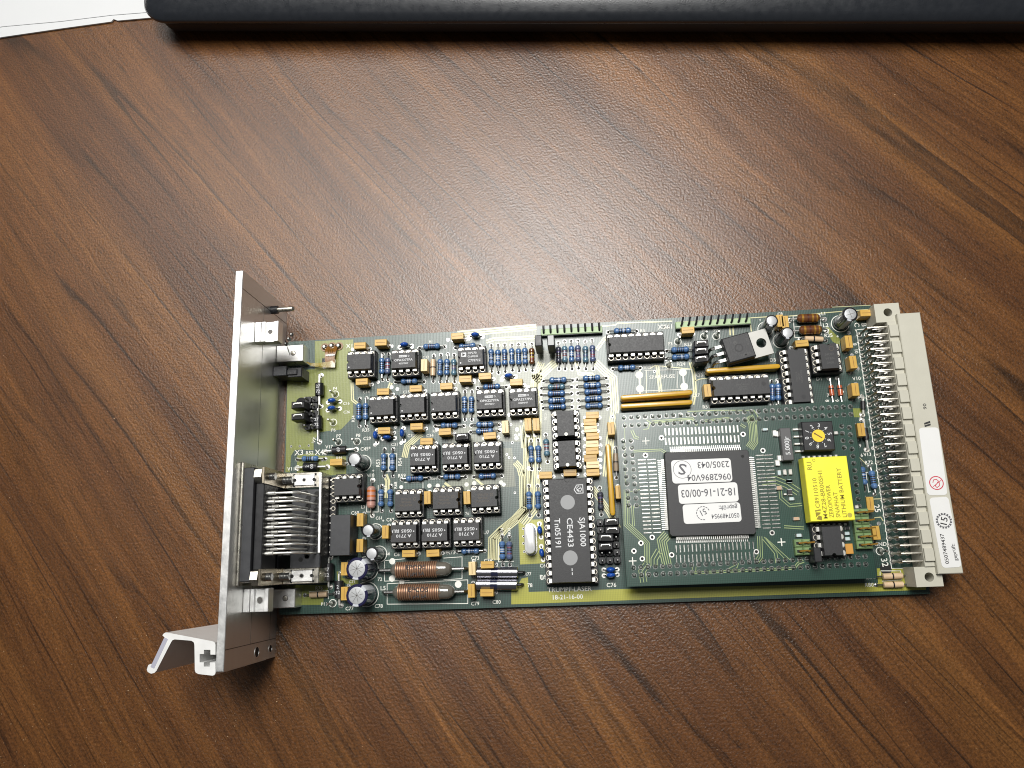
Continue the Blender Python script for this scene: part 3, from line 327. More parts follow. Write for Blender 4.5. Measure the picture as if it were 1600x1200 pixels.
    def mesh(s, name, ang=40):
        me = bpy.data.meshes.new(name); me.from_pydata([(x * MMU, y * MMU, z * MMU) for x, y, z in s.v], [], s.f)
        for mt in s.mats: me.materials.append(mt)
        me.polygons.foreach_set('material_index', s.mi); me.polygons.foreach_set('use_smooth', [True] * len(s.f))
        me.update(); me.set_sharp_from_angle(angle=math.radians(ang)); return me
    def build(s, name, parent=None, loc=(0, 0, 0), rz=0., ang=40): return put(name, s.mesh(name, ang), parent, loc, rz)
GL = {}
def glyphs(txt):
    if txt not in GL:
        cu = bpy.data.curves.new('t', 'FONT'); cu.body = txt; cu.resolution_u = 2; cu.offset = .010; ob = bpy.data.objects.new('t', cu)
        me = bpy.data.meshes.new_from_object(ob); vs = [(v.co.x, v.co.y) for v in me.vertices]; fs = [tuple(p.vertices) for p in me.polygons]
        bpy.data.objects.remove(ob); bpy.data.curves.remove(cu); bpy.data.meshes.remove(me)
        x0 = min(v[0] for v in vs); x1 = max(v[0] for v in vs); GL[txt] = ([(x - x0, y) for x, y in vs], fs, x1 - x0)
    return GL[txt]
def put(name, me, parent=None, loc=(0, 0, 0), rz=0.):
    o = bpy.data.objects.new(name, me); sc.collection.objects.link(o); o.location = [c * MMU for c in loc]; o.rotation_euler = (0, 0, rz)
    if parent: o.parent = parent
    return o
def stuff(o): o['kind'] = 'stuff'; return o
def offset(pts, d):
    P = [Vector(p) for p in pts]; out = []
    for i, p in enumerate(P):
        d0 = (p - P[i - 1]).normalized() if i else (P[1] - p).normalized(); d1 = (P[i + 1] - p).normalized() if i < len(P) - 1 else d0
        n0 = Vector((-d0.y, d0.x)); n1 = Vector((-d1.y, d1.x)); m_ = (n0 + n1).normalized(); out.append(p + m_ * (d / max(.5, m_.dot(n0))))
    return out
def rrect(x0, x1, y0, y1, r, n=4):
    pts = []
    for cx, cy, a in ((x1 - r, y1 - r, 0), (x0 + r, y1 - r, 90), (x0 + r, y0 + r, 180), (x1 - r, y0 + r, 270)):
        for i in range(n + 1):
            t = math.radians(a + 90 * i / n); pts.append((cx + r * math.cos(t), cy + r * math.sin(t)))
    return pts

# ---------------------------------------------------------------- the table
tb = MB(); tb.box(-900, 900, -520, 620, -25, 0, wood, 1.5)
table = tb.build('table_top'); table['kind'] = 'structure'; table['label'] = 'dark walnut wood grain table top'

# ---------------------------------------------------------------- the circuit board
board = bpy.data.objects.new('circuit_board', None); sc.collection.objects.link(board); board.location = (-.110, 0, .0026)
board['label'] = 'green circuit board with silver front panel and yellow battery block lying on the table'; board['category'] = 'circuit board'
def part(mb, name, loc=(0, 0, 0), rz=0., parent=None, ang=40): return mb.build(name, parent or board, loc, rz, ang)

b = MB(); b.box(0, 220, -50, 50, -1.6, 0, MASK)
b2 = MB(); b2.box(0, 220, -50, 50, -1.58, -.02, EDGE); 
pcb = part(b, 'printed_board')
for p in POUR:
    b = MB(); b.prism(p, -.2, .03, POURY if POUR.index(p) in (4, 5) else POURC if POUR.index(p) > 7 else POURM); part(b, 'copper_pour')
b = MB()
for pts, n, sp, w in TRACE:
    for i in range(n): b.path(offset(pts, (i - (n - 1) / 2) * sp), (max(w, sp * .66) if n > 1 else w) + .26, .045, MASK)
    for i in range(n): b.path(offset(pts, (i - (n - 1) / 2) * sp), max(w, sp * .66) if n > 1 else w, .055, TRACEM)
stuff(part(b, 'copper_traces'))
b = MB(); pads = MB()
for x, y, r in WHITEPAD: b.disc(x, y, .08, r, SILKM)
b.path([(WHITEPAD[0][0], WHITEPAD[0][1]), (WHITEPAD[1][0], WHITEPAD[1][1])], .6, .075, SILKM); b.path([(WHITEPAD[2][0], WHITEPAD[2][1]), (WHITEPAD[3][0], WHITEPAD[3][1])], .6, .075, SILKM)
for x, y, t, h, rot in SILK: b.text(t, x, y, .09, h, SILKM, math.radians(rot))
for pts in SILKL: b.path(pts, .22, .085, SILKM)
for x, y in PINSP: b.ring(x, y, .085, 1.15, 1.4, SILKM, 16)
for (x, y, dd, h, k) in ELEC: b.ring(x, y, .085, dd / 2 + .35, dd / 2 + .6, SILKM, 20)
b.prism([(13.4, 42.6), (15.6, 42.6), (15.6, 40.3), (13.4, 40.3)], .02, .07, BBLACK); b.text('+', 14.5, 41.45, .1, 1.6, LABEL, 0); b.text('+', 14.55, 41.45, .1, 1.6, LABEL, 0)
stuff(part(b, 'silkscreen_lettering'))
for x, y in BOARDPADS: pads.ring(x, y, .075, .35, .7, TIND, 10); pads.disc(x, y, .3, .36, TIND, 8, .28)
for x, y in VIAS: pads.ring(x, y, .07, .26, .44, TIND, 10); pads.disc(x, y, .065, .28, HOLE, 8)
pads.disc(5.7, 25.9, .05, 2.0, HOLE, 18); pads.disc(207.2, -41.6, .05, 1.9, HOLE, 18)

# resistors ------------------------------------------------------
RM = {'blue': RBLUE, 'dust': RDUST, 'teal': RTEAL, 'dark': BROWN, 'dark2': RDARK, 'beige': RBEIGE, 'greige': RGREIGE}
RC = {}
def resistor_mesh(kind, d, var):
    key = (kind, d, var)
    if key in RC: return RC[key]
    mb = MB(); L_ = 7.0 if kind in ('beige', 'greige') else min(6.3, d - 2.4); r = 1.12; zc = 1.35; x0 = -L_ / 2; base = RM[kind]
    rnd = random.Random(var * 7 + len(kind))
    if kind in ('beige', 'greige'):
        L_ = min(6.4, d - 2.2); x0 = -L_ / 2
        prof = [(0, .5), (.12, .98), (L_ * .46, 1.05), (L_ * .46, 1.06, BBLACK), (L_ * .53, 1.06), (L_ * .53, 1.05), (L_ - .12, .98), (L_, .5)]
    else:
        cols = {'dark': [BYEL, BBLACK, BYEL, BRED], 'dark2': [BVIO, BBLACK, BBROWN, BBLACK]}.get(kind) or [rnd.choice([BBROWN, BBLACK, BVIO, BRED, BWHITE]) for _ in range(5)]
        if kind == 'blue': cols = [rnd.choice([BBLACK, BBLACK, BBROWN, BWHITE]) for _ in range(4)]
        prof = [(0, .42), (.25, .85), (.8, r), (1.35, r), (1.75, .88)]
        n = len(cols); a, e = 1.75, L_ - 1.75; stp = (e - a) / n
        for i, c in enumerate(cols):
            prof += [(a + stp * (i + .28), .88, c), (a + stp * (i + .78), .88, base)]
        prof += [(e, .88), (L_ - 1.35, r), (L_ - .8, r), (L_ - .25, .85), (L_, .42)]
    mb.lathe((x0, 0, zc), (1, 0, 0), prof, base, 10)
    for s_ in (-1, 1): mb.tube([(s_ * L_ / 2 * .96, 0, zc), (s_ * (d / 2 - .45), 0, zc), (s_ * d / 2, 0, zc - .4), (s_ * d / 2, 0, -.1)], .27, TIND, 6)
    RC[key] = mb.mesh('resistor'); return RC[key]
for i, (x1, y1, x2, y2, kind) in enumerate(RES):
    d = math.hypot(x2 - x1, y2 - y1); dq = max(7.2, round(d * 2) / 2)
    put('resistor', resistor_mesh(kind, dq, i % 5), board, ((x1 + x2) / 2, (y1 + y2) / 2, 0), math.atan2(y2 - y1, x2 - x1) + (math.pi if i % 3 == 0 and kind == 'blue' else 0))
    for x, y in ((x1, y1), (x2, y2)): pads.ring(x, y, .075, .3, .74, TIND, 12); pads.lathe((x, y, .05), (0, 0, 1), [(0, .62), (.18, .5), (.3, .2)], TIND, 8)
for x1, y1, x2, y2 in GLASS_D:
    d = math.hypot(x2 - x1, y2 - y1); mb = MB(); mb.lathe((-2, 0, 1.1), (1, 0, 0), [(0, .3), (.2, .85), (1.2, .9), (1.2, .92, BBLACK), (1.6, .92), (1.6, .9), (3.8, .85), (4, .3)], REDGL, 10)
    for s_ in (-1, 1): mb.tube([(s_ * 1.9, 0, 1.1), (s_ * (d / 2 - .4), 0, 1.1), (s_ * d / 2, 0, .5), (s_ * d / 2, 0, 0)], .24, TIN)
    part(mb, 'glass_diode', ((x1 + x2) / 2, (y1 + y2) / 2, 0), math.atan2(y2 - y1, x2 - x1))
    for x, y in ((x1, y1), (x2, y2)): pads.ring(x, y, .075, .3, .8, TIN, 12)
for x1, y1, x2, y2, dd, L_, tx in MELF:
    d = math.hypot(x2 - x1, y2 - y1); mb = MB(); dd *= 1.22; r = dd / 2; zc = r + .35
    mb.lathe((-L_ / 2, 0, zc), (1, 0, 0), [(0, r * .75), (.15, r), (L_ - .15, r), (L_, r * .75)], BLACK, 14)
    for s_ in (-1, 1): mb.tube([(s_ * L_ / 2, 0, zc), (s_ * (d / 2 - .3), 0, zc), (s_ * d / 2, 0, zc - .5), (s_ * d / 2, 0, 0)], .42, PINM, 8)
    a = math.atan2(y2 - y1, x2 - x1); o = part(mb, 'power_diode', ((x1 + x2) / 2, (y1 + y2) / 2, 0), a)
    if tx:
        mb = MB(); vert = abs(y2 - y1) > abs(x2 - x1)
        for k, line in enumerate(tx.split('/')):
            if vert: mb.text(line, (-.95 + 1.9 * k) if len(tx) > 2 else 0, 0, zc + r + .02, 1.15, PRINT, math.radians(90))
            else: mb.text(line, -.8 + 1.7 * k if '/' in tx else 0, 0, zc + r + .02, 1.15, PRINT, math.radians(90))
        mb.build('marking', o)
    for x, y in ((x1, y1), (x2, y2)): pads.ring(x, y, .075, .4, 1.0, TIN, 12)

# gold block capacitors ----------------------------------------------
GCM = {}
def gold_mesh(k):
    if k in GCM: return GCM[k]
    mt = {'': GOLDC, 'pale': GOLDP, 'dark': GOLDD}[k]; mb = MB()
    mb.box(-2.25, 2.25, -1.18, 1.18, .45, 5.2, mt, .10)
    mb.box(-1.8, 1.8, -.09, .09, 5.18, 5.215, SLIT)
    for s_ in (-1, 1): mb.cyl((s_ * 2.3, 0, -.1), (s_ * 2.3, 0, 1.1), .26, TIND, 6)
    GCM[k] = mb.mesh('ceramic_capacitor'); return GCM[k]
for i, (x, y, o_, k) in enumerate(GOLD):
    rz = (0 if o_ == 'h' else math.pi / 2) + random.uniform(-.03, .03)
    put('block_capacitor', gold_mesh(k), board, (x, y, 0), rz)
    for s_ in (-1, 1): pads.ring(x + s_ * 2.54 * math.cos(rz), y + s_ * 2.54 * math.sin(rz), .075, .3, .7, TIND, 10)
def bead_mesh():
    mb = MB(); rings = []; n = 12
    for i in range(9):
        t = math.pi * i / 8; rz_ = -1.75 * math.cos(t); k = max(.02, math.sin(t))
        rings.append([(1.6 * k * math.cos(2 * math.pi * j / n), .9 * k * math.sin(2 * math.pi * j / n), 2.6 + rz_) for j in range(n)])
    mb.loft(rings, BLUEC)
    for s_ in (-1, 1): mb.tube([(s_ * .9, 0, 1.6), (s_ * 1.5, 0, .8), (s_ * 2.3, 0, .3), (s_ * 2.3, 0, 0)], .24, TIN)
    return mb.mesh('ceramic_bead_capacitor')
bm_ = bead_mesh()
for x, y, o_ in BLUE:
    rz = (0 if o_ == 'h' else math.pi / 2) + random.uniform(-.12, .12); put('bead_capacitor', bm_, board, (x, y, 0), rz)
    for s_ in (-1, 1): pads.ring(x + s_ * 2.3 * math.cos(rz), y + s_ * 2.3 * math.sin(rz), .08, .3, .8, TIN, 12)

# chips in sockets -----------------------------------------------------
CM = {}
def chip_meshes(n, notch, zb=4.75):
    key = (n, notch, zb)
    if key in CM: return CM[key]
    k = n // 2; wide = n == 28; rw = 7.62 if wide else 3.81; hw = 6.75 if wide else 3.2; ln = k * 1.27 - .42 if n > 8 else 4.72
    z0, zm, z1 = zb, zb + 1.65, zb + 3.45
    def outline(hx, hy):
        pts = [(hx, -hy), (hx, hy), (-hx, hy)]; r = 1.0 if wide else .65
        arc = [(-hx + r * math.sin(math.radians(a)), r * math.cos(math.radians(a))) for a in range(0, 181, 30)]
        return pts + arc + [(-hx, -hy)]
    mb = MB(); o0 = outline(ln - .3, hw - .3); o1 = outline(ln, hw); o2 = outline(ln - .32, hw - .36)
    R_ = lambda o_, z: [(x * notch, y * notch, z) for x, y in o_]
    rings = [R_(o0, z0), R_(o1, zm - .12), R_(o1, zm + .12), R_(o2, z1)]
    mb.loft(rings, CHIPM)
    body = mb.mesh('chip', 25)
    mb = MB()
    for i in range(k):
        x = (i - (k - 1) / 2) * 2.54
        for s_ in (-1, 1):
            mb.box(x - .72, x + .72, min(s_ * (hw - .2), s_ * (rw + .1)), max(s_ * (hw - .2), s_ * (rw + .1)), zm - .14, zm + .14, PINM, .06)
            mb.box(x - .70, x + .70, min(s_ * (rw - .18), s_ * (rw + .14)), max(s_ * (rw - .18), s_ * (rw + .14)), zm - 1.3, zm - .1, PINM)
            mb.box(x - .25, x + .25, min(s_ * (rw - .12), s_ * (rw + .12)), max(s_ * (rw - .12), s_ * (rw + .12)), zb - 1.6, zm - 1.2, PINM)
    pins = mb.mesh('pins')
    mb = MB(); L_ = k * 1.27 + .05; ow, iw = rw + 1.25, rw - 1.3; st = zb - .35
    for s_ in (-1, 1):
        mb.box(-L_, L_, min(s_ * iw, s_ * ow), max(s_ * iw, s_ * ow), .5, st, SOCKM, .12)
        for i in range(k):
            x = (i - (k - 1) / 2) * 2.54; a = math.pi if s_ < 0 else 0
            mb.ring(x, s_ * rw, st + .06, .78, .96, SOCKC, 8, a, a + math.pi, .1)
            mb.disc(x, s_ * (rw + .1), st + .03, .68, HOLE, 10)
    for s_ in (-1, 1): mb.box(min(s_ * (L_ - 1.5), s_ * L_), max(s_ * (L_ - 1.5), s_ * L_), -iw, iw, .5, st - .05, SOCKM, .1)
    sock = mb.mesh('socket'); CM[key] = (body, pins, sock, z1); return CM[key]
def marking(kind, z):
    mb = MB(); z += .02
    if kind == 'opa':
        mb.prism([(-1.6, 1.05), (1.4, 1.05), (1.4, 1.85), (-1.6, 1.85)], z - .02, z, PRINT); mb.text('BURR-BROWN', -.1, 1.45, z + .01, .42, INK, sx=.95); mb.ring(1.95, 1.45, z, .2, .34, PRINT, 8)
        mb.text('OPA2277PA', .1, .05, z, .85, PRINT, sx=1.08); mb.text('402P0H7', .1, -1.25, z, .6, PRINT, sx=1.1)
    elif kind == 'op':
        mb.prism([(-3.3, .3), (-1.5, .3), (-1.5, 1.9), (-3.3, 1.9)], z - .02, z, PRINT); mb.prism([(-2.9, .5), (-2.9, 1.7), (-1.8, 1.1)], z - .01, z + .015, INK)
        mb.text('OP270', -.9, 1.6, z, .8, PRINT, ax='l'); mb.text('G #0545', -1.0, .35, z, .75, PRINT, ax='l'); mb.text('C77872Z', -.9, -1.2, z, .85, PRINT, ax='l'); mb.disc(-3.6, -1.9, z, .28, PRINT)
    elif kind == 'adfaint':
        mb.path([(-2.0, -.9), (-2.0, .8), (-.7, .8), (-.7, -.9), (-2.0, -.9)], .12, z, FAINT); mb.prism([(-1.75, -.55), (-1.75, .5), (-.95, 0)], z - .02, z, FAINT)
        for k, t in enumerate(('OP270G', '#0545', 'C77872')): mb.text(t, 1.5, .8 - k * .9, z, .6, FAINT)
        mb.disc(-3.6, -2.0, z, .26, PRINT)
    elif kind == 'opto':
        mb.text('A 7710', .1, -.85, z, 1.05, PRINT, math.pi, sx=1.2)
        mb.text('0505', 1.1, .8, z, 1.05, PRINT, math.pi, sx=1.25); mb.text('RU', -2.7, .85, z, 1.1, PRINT, math.pi, sx=1.2); mb.text('RU', -2.8, .82, z, 1.1, PRINT, math.pi, sx=1.2); mb.disc(3.6, .65, z, .22, PRINT)
    elif kind == 'tifaint':
        for k, t in enumerate(('SN75176', '0451AB', 'MALAYSIA')): mb.text(t, -.4, 1.2 - k * 1.1, z, .7, FAINTB)
        mb.ring(2.6, 1.1, z, .4, .6, FAINTB)
    elif kind == 'memfaint':
        mb.ring(-2.6, 1.0, z, .7, .85, FAINTB); 
        for k, t in enumerate(('24C02', 'W BN', '0408')): mb.text(t, -.6 + k * 1.5, 0, z, .8, FAINT, math.pi / 2)
    elif kind == 'ic':
        for k, t in enumerate(('74HC4053N', 'L03491', 'TXD0423')): mb.text(t, .5, .7 - k * .8, z, .6, FAINT)
        mb.disc(7.6, .6, z, .75, INK)
    elif kind == 'dot': mb.ring(-7.4, -1.7, z, .3, .45, FAINT)
    elif kind == 'can':
        for k, t in enumerate(('SJA1000', 'CE4433', 'Tn05191')): mb.text(t, .8, 4.4 - k * 4.2, z, 1.9, PRINT, fit=9.6)
        mb.disc(-9.3, -.2, z, 2.45, DISCM, 28); mb.disc(9.2, -.2, z, 2.45, DISCM, 28)
        mb.path([(-15.0, 3.1), (-13.4, 2.2), (-12.2, 3.0), (-12.2, 5.2), (-15.0, 5.2), (-15.0, 3.1)], .25, z, PRINT); mb.path([(-14.7, 3.6), (-14.0, 4.6), (-13.4, 3.2), (-12.6, 4.5)], .25, z, PRINT); mb.ring(-13.6, 3.9, z, .75, .95, PRINT, 14)
        mb.path([(12.6, .2), (13.5, .2)], .28, z, PRINT); mb.path([(13.9, .2), (14.8, .2)], .28, z, PRINT)
    return mb
MK = {}
def place_chip(x, y, n, o_, kind, notch, zb=4.75, socket=True):
    body, pins, sock, z1 = chip_meshes(n, notch, zb); rz = (0 if o_ == 'h' else -math.pi / 2) + random.uniform(-.008, .008)
    c = put('chip', body, board, (x, y, 0), rz); stuff(put('pins', pins, c))
    if socket: put('socket', sock, c)
    if kind in ('half',): 
        mb = MB(); mb.disc(3.9 if n == 8 else 5, 0, z1 + .02, .62, SILKM, 14); mb.build('notch_mark', c)
    elif kind:
        if kind not in MK: MK[kind] = marking(kind, z1).mesh('marking')
        mk = put('marking', MK[kind], c)
    return c
for x, y, n, o_, kind, notch in CHIPS: place_chip(x, y, n, o_, kind, notch)
for x, y in MCHIP: place_chip(x, y, 8, 'v', '', -1, 13.9)

# test pins, electrolytics, coils --------------------------------------------------
mb = MB(); mb.lathe((0, 0, .02), (0, 0, 1), [(0, .95), (.3, .85), (.9, .52), (6.0, .48), (6.3, .3)], TIN, 10); tp = mb.mesh('test_pin')
for x, y in PINSP: put('test_pin', tp, board, (x, y, 0))
for x, y, dd, h, k in ELEC:
    r = dd / 2; slv = NAVY if k == 'navy' else SLEEVE; mb = MB()
    mb.lathe((0, 0, .2), (0, 0, 1), [(0, r * .96), (.5, r), (1.1, r), (1.5, r * .93), (1.9, r), (h - .5, r), (h - .25, r * .93), (h - .22, r * .74)], slv, 24)
    for a0 in ((-1.9,) if k == 'black' else (-1.7, .75)):
        rr = r + .02; R_ = []
        for z in (2.0, h - .3): R_.append([(rr * math.cos(a0 + .6 * i / 5), rr * math.sin(a0 + .6 * i / 5), z) for i in range(6)])
        R_.append([((r * .95) * math.cos(a0 + .6 * i / 5), (r * .95) * math.sin(a0 + .6 * i / 5), h - .015) for i in range(6)])
        R_.append([((r * .76) * math.cos(a0 + .6 * i / 5), (r * .76) * math.sin(a0 + .6 * i / 5), h + .0) for i in range(6)])
        mb.loft(R_, STRIPE, False, False, False)
    o = part(mb, 'electrolytic_capacitor', (x, y, 0), random.uniform(-.4, .2))
    mb = MB(); mb.lathe((0, 0, h - .1), (0, 0, 1), [(0, r * .77), (.16, r * .75), (.2, r * .68)], CANTOP, 24)
    if k == 'navy' or dd > 5.1:
        for a in (.5, .5 + math.pi / 2, *(() if k != 'navy' else (1.28, -.28))): mb.path([(-r * .6 * math.cos(a), -r * .6 * math.sin(a)), (r * .6 * math.cos(a), r * .6 * math.sin(a))], .12, h + .125, ALUG, .02)
    mb.build('can_top', o)
COPDARK = mat('winding_gap_shade', (.05, .022, .012), .5)  # dark colour paints the shade between the turns of wire
for x1, y1, x2, y2 in COIL:
    mb = MB(); L_ = 21.5; r = 2.9; zc = 3.2; d = math.hypot(x2 - x1, y2 - y1)
    mb.lathe((-L_ / 2, 0, zc), (1, 0, 0), [(0, .9), (.9, 1.9), (2.0, 2.45), (L_ - 4.6, 2.5), (L_ - 2.0, 2.35), (L_ - .7, 1.7), (L_, .8)], GLASS, 16)
    for s_ in (-1, 1): mb.tube([(s_ * (L_ / 2 - .6), 0, zc), (s_ * (d / 2 - 1), 0, zc - .3), (s_ * d / 2, 0, 1.2), (s_ * d / 2, 0, 0)], .62, TIND, 8)
    o = part(mb, 'choke_coil', ((x1 + x2) / 2, (y1 + y2) / 2, 0), math.atan2(y2 - y1, x2 - x1))
    mb = MB(); nt_ = 19; st = 14.6 / nt_; x0 = -L_ / 2 + 1.9; prof = []
    for i in range(nt_):
        for q in range(4): prof.append((i * st + q * st / 4, r - .42 + .42 * math.sin(math.pi * (q + .5) / 4), COPDARK if q == 3 else COPPER))
    mb.lathe((x0, 0, zc), (1, 0, 0), prof, COPPER, 18); mb.tube([(x0 + 14.6, -.6, zc + 2.5), (x0 + 15.8, .6, zc + 2.1), (x0 + 16.6, 1.0, zc + 1.5)], .16, COPPER); mb.build('winding', o, ang=180)
    mb = MB(); mb.text('EPCOS', .0 - 1.4, .9, zc + 2.93, 1.5, INK, sx=1.1); mb.text('1 µH 5A', -1.4, -1.35, zc + 2.72, 1.25, INK); mb.build('marking', o)
for x1, y1, x2, y2, k in BROWNIND:
    mb = MB(); d = math.hypot(x2 - x1, y2 - y1); L_ = 8.0; r = 1.6; base = BROWN if k == 'brown' else PINK; zc = 1.9; B1 = GOLDB if k == 'brown' else BORG
    mb.lathe((-L_ / 2, 0, zc), (1, 0, 0), [(0, .5), (.3, 1.2), (1.0, r), (1.5, r, B1), (2.2, r), (3.0, r, base), (3.4, r, B1 if k == 'pink' else BBROWN), (4.0, r, base), (5.0, r, BBROWN if k == 'pink' else GOLDB), (5.6, r), (6.5, r, GOLDB if k == 'brown' else base), (7.0, r), (7.7, 1.2), (8.0, .5)], base, 14)
    for s_ in (-1, 1): mb.tube([(s_ * L_ / 2 * .97, 0, zc), (s_ * (d / 2 - .3), 0, zc - .2), (s_ * d / 2, 0, .8), (s_ * d / 2, 0, 0)], .34, TIN, 6)
    part(mb, 'axial_inductor', ((x1 + x2) / 2, (y1 + y2) / 2, 0), math.atan2(y2 - y1, x2 - x1))
    for x, y in ((x1, y1), (x2, y2)): pads.ring(x, y, .075, .35, .95, TIN, 12)
for x1, y1, x2, y2 in CHROME:
    mb = MB(); L_ = 14.4; r = 1.95; zc = 2.4; d = math.hypot(x2 - x1, y2 - y1)
    mb.lathe((-L_ / 2, 0, zc), (1, 0, 0), [(0, .6), (.1, r * .8, NAVYG), (.25, r), (5.0, r * 1.0, CHROM), (5.05, r, NAVYG), (7.4, r, NAVYG), (7.45, r, CHROM), (L_ - .3, r), (L_ - .1, r * .85, NAVYG), (L_, .6)], CHROM, 22)
    for s_ in (-1, 1): mb.tube([(s_ * L_ / 2, 0, zc), (s_ * (d / 2 - .6), 0, zc), (s_ * (d / 2), 0, 1.2), (s_ * d / 2, 0, 0)], .5, BLACK, 8)
    part(mb, 'metal_fuse_tube', ((x1 + x2) / 2 - .2, (y1 + y2) / 2, 0), math.atan2(y2 - y1, x2 - x1) + .03)
for x1, y1, x2, y2 in SIP:
    mb = MB(); d = math.hypot(x2 - x1, y2 - y1); 
    hx, r = d / 2, 1.0; rings = []
    sec = lambda k, dz: [(0, -r * k, 1.0 + dz), (0, -r * k, 4.1), (0, -r * .75 * k, 4.75), (0, 0, 5.0 - (1 - k) * .5), (0, r * .75 * k, 4.75), (0, r * k, 4.1), (0, r * k, 1.0 + dz)]
    for xx, k in ((-hx, .45), (-hx + .35, .85), (-hx + .9, 1), (hx - .9, 1), (hx - .35, .85), (hx, .45)): rings.append([(xx, p[1], p[2]) for p in sec(k, 0)])
    mb.loft(rings, SIPM)
    n = int(d / 2.54); 
    for i in range(n): mb.cyl(((i - (n - 1) / 2) * 2.54, -.1, 0), ((i - (n - 1) / 2) * 2.54, -.1, 1.2), .3, TIND, 6); mb.disc((i - (n - 1) / 2) * 2.54, -.1, .08, .8, TIN, 10)
    part(mb, 'resistor_network', ((x1 + x2) / 2, (y1 + y2) / 2, 0), math.atan2(y2 - y1, x2 - x1), ang=50)

# crystal, relay block, power transistor ------------------------------------------------
x, y = XT2[0]; mb = MB(); rings = []
for z, k in ((.4, .35), (.5, .0), (5.4, .0), (5.8, .12), (6.0, .45)): rings.append([(px_, py_, z) for px_, py_ in rrect(-1.85 + k, 1.85 - k, -5.0 + k, 5.0 - k, 1.84 - k, 8)])
mb.loft(rings, XTALM); mb.prism(rrect(-2.2, 2.2, -5.5, 5.5, 2.1, 6), .15, .55, TIN); part(mb, 'crystal_can', (x, y, 0))
x, y = BOX[0]; mb = MB(); mb.box(-3.5, 3.5, -6.9, 6.9, .5, 10, GREYP, .15)
for i in range(4): mb.cyl((-1, -3.8 + i * 2.54, 0), (-1, -3.8 + i * 2.54, .6), .3, TIN, 6)
part(mb, 'converter_block', (x, y, 0), -.01)
a = [sum(p[0] for p in TO220[:4]) / 4, sum(p[1] for p in TO220[:4]) / 4]
t0 = Vector(TO220[1]) - Vector(TO220[0]); ang_ = math.atan2(t0.y, t0.x) + .01
mb = MB(); mb.box(-4.8, 4.8, -4.55, 4.55, 5.2, 9.0, CHIPM, .35)
tr = part(mb, 'power_transistor', (*a, 0), ang_)
mb = MB(); hole = [(8.7 + 1.75 * math.cos(2 * math.pi * i / 20), 1.75 * math.sin(2 * math.pi * i / 20)) for i in range(20)]
# tab with a real hole: a ring of quads between the hole and the outline
TABM = mat('nickel_tab', (.36, .355, .335), .5, .6, var=.12, vscale=300)
out = [(min(11.7, max(4.7, 8.7 + 7 * math.cos(2 * math.pi * i / 20))), min(4.7, max(-4.7, 7 * math.sin(2 * math.pi * i / 20)))) for i in range(20)]
rings = [[(px_, py_, 4.9) for px_, py_ in hole], [(px_, py_, 4.9) for px_, py_ in out], [(px_, py_, 6.2) for px_, py_ in out], [(px_, py_, 6.2) for px_, py_ in hole], [(px_, py_, 4.9) for px_, py_ in hole]]
mb.loft(rings, TABM, False, False); mb.box(-4.8, 4.8, -4.7, 4.7, 4.85, 5.19, TABM); mb.build('heat_tab', tr)
mb = MB()
for i in (-1, 0, 1): mb.box(-7.6, -4.8, i * 2.54 - .65, i * 2.54 + .65, 5.9, 6.5, TIND, .1); mb.tube([(-7.2, i * 2.54, 6.2), (-8.4, i * 2.54, 6.1), (-9.0, i * 2.54, 5.4), (-9.0, i * 2.54, 0)], .55, TIND, 6)
mb.build('leg', tr)
mb = MB(); mb.ring(0, -.2, 9.02, 1.1, 1.5, INK, 18); mb.text('78M05', 1.5, -3.0, 9.02, .9, FAINT); mb.text('e', -.7, 2.2, 9.02, 2.0, FAINT); mb.text('9338', 3.6, 1.2, 9.02, .9, FAINT, math.pi / 2); mb.build('marking', tr)

# pin headers and jumpers ------------------------------------------------------------
def header(name, x, y, cols, rows, zp=8.5, sp=2.54, mt=BLACK):
    mb = MB(); 
    for i in range(cols):
        for j in range(rows):
            cx, cy = (i - (cols - 1) / 2) * sp, (j - (rows - 1) / 2) * sp
            rings = [[(cx + q * s_ , cy + w * s_, z) for q, w in ((1.2, .7), (.7, 1.2), (-.7, 1.2), (-1.2, .7), (-1.2, -.7), (-.7, -1.2), (.7, -1.2), (1.2, -.7))] for z, s_ in ((.2, 1), (2.4, 1), (2.6, .9))]
            mb.loft(rings, mt)
    h = part(mb, name, (x, y, 0)); mb = MB()
    for i in range(cols):
        for j in range(rows):
            cx, cy = (i - (cols - 1) / 2) * sp, (j - (rows - 1) / 2) * sp; mb.box(cx - .32, cx + .32, cy - .32, cy + .32, 0, zp, TIND, .15)
    stuff(mb.build('pins', h)); return h
header('pin_header', HEADB[0][0], HEADB[0][1] + .6, 3, 6, 6.4); header('pin_header', HEADX[0][0], HEADX[0][1], 2, 5, 6.0); header('pin_header', HEAD3[0][0] - .4, HEAD3[0][1] - .3, 2, 3, 6.4)
mb = MB(); mb.box(-2.45, 2.45, -1.22, 1.22, 2.7, 8.6, BLACK, .3); mb.box(-1.75, 1.75, -.85, .85, 8.58, 8.63, HOLE); mb.path([(-1.5, .1), (-1.3, .62), (1.3, .62), (1.5, .1)], .3, 8.72, PINM, .12); jm = mb.mesh('jumper')
for x, y, k in JUMP: put('jumper', jm, board, (x, y, 0), random.uniform(-.05, .08))
mb = MB()
for x, y in TALLJ:
    mb = MB(); light = x > 98; mb.box(-1.25, 1.25, -2.0, 2.0, 2.6, 13.0, GREYP if light else BLACK, .25, mat('jumper_top', (.36, .37, .37), .45, var=.1) if light else GREYP); part(mb, 'tall_jumper', (x, y, 0))
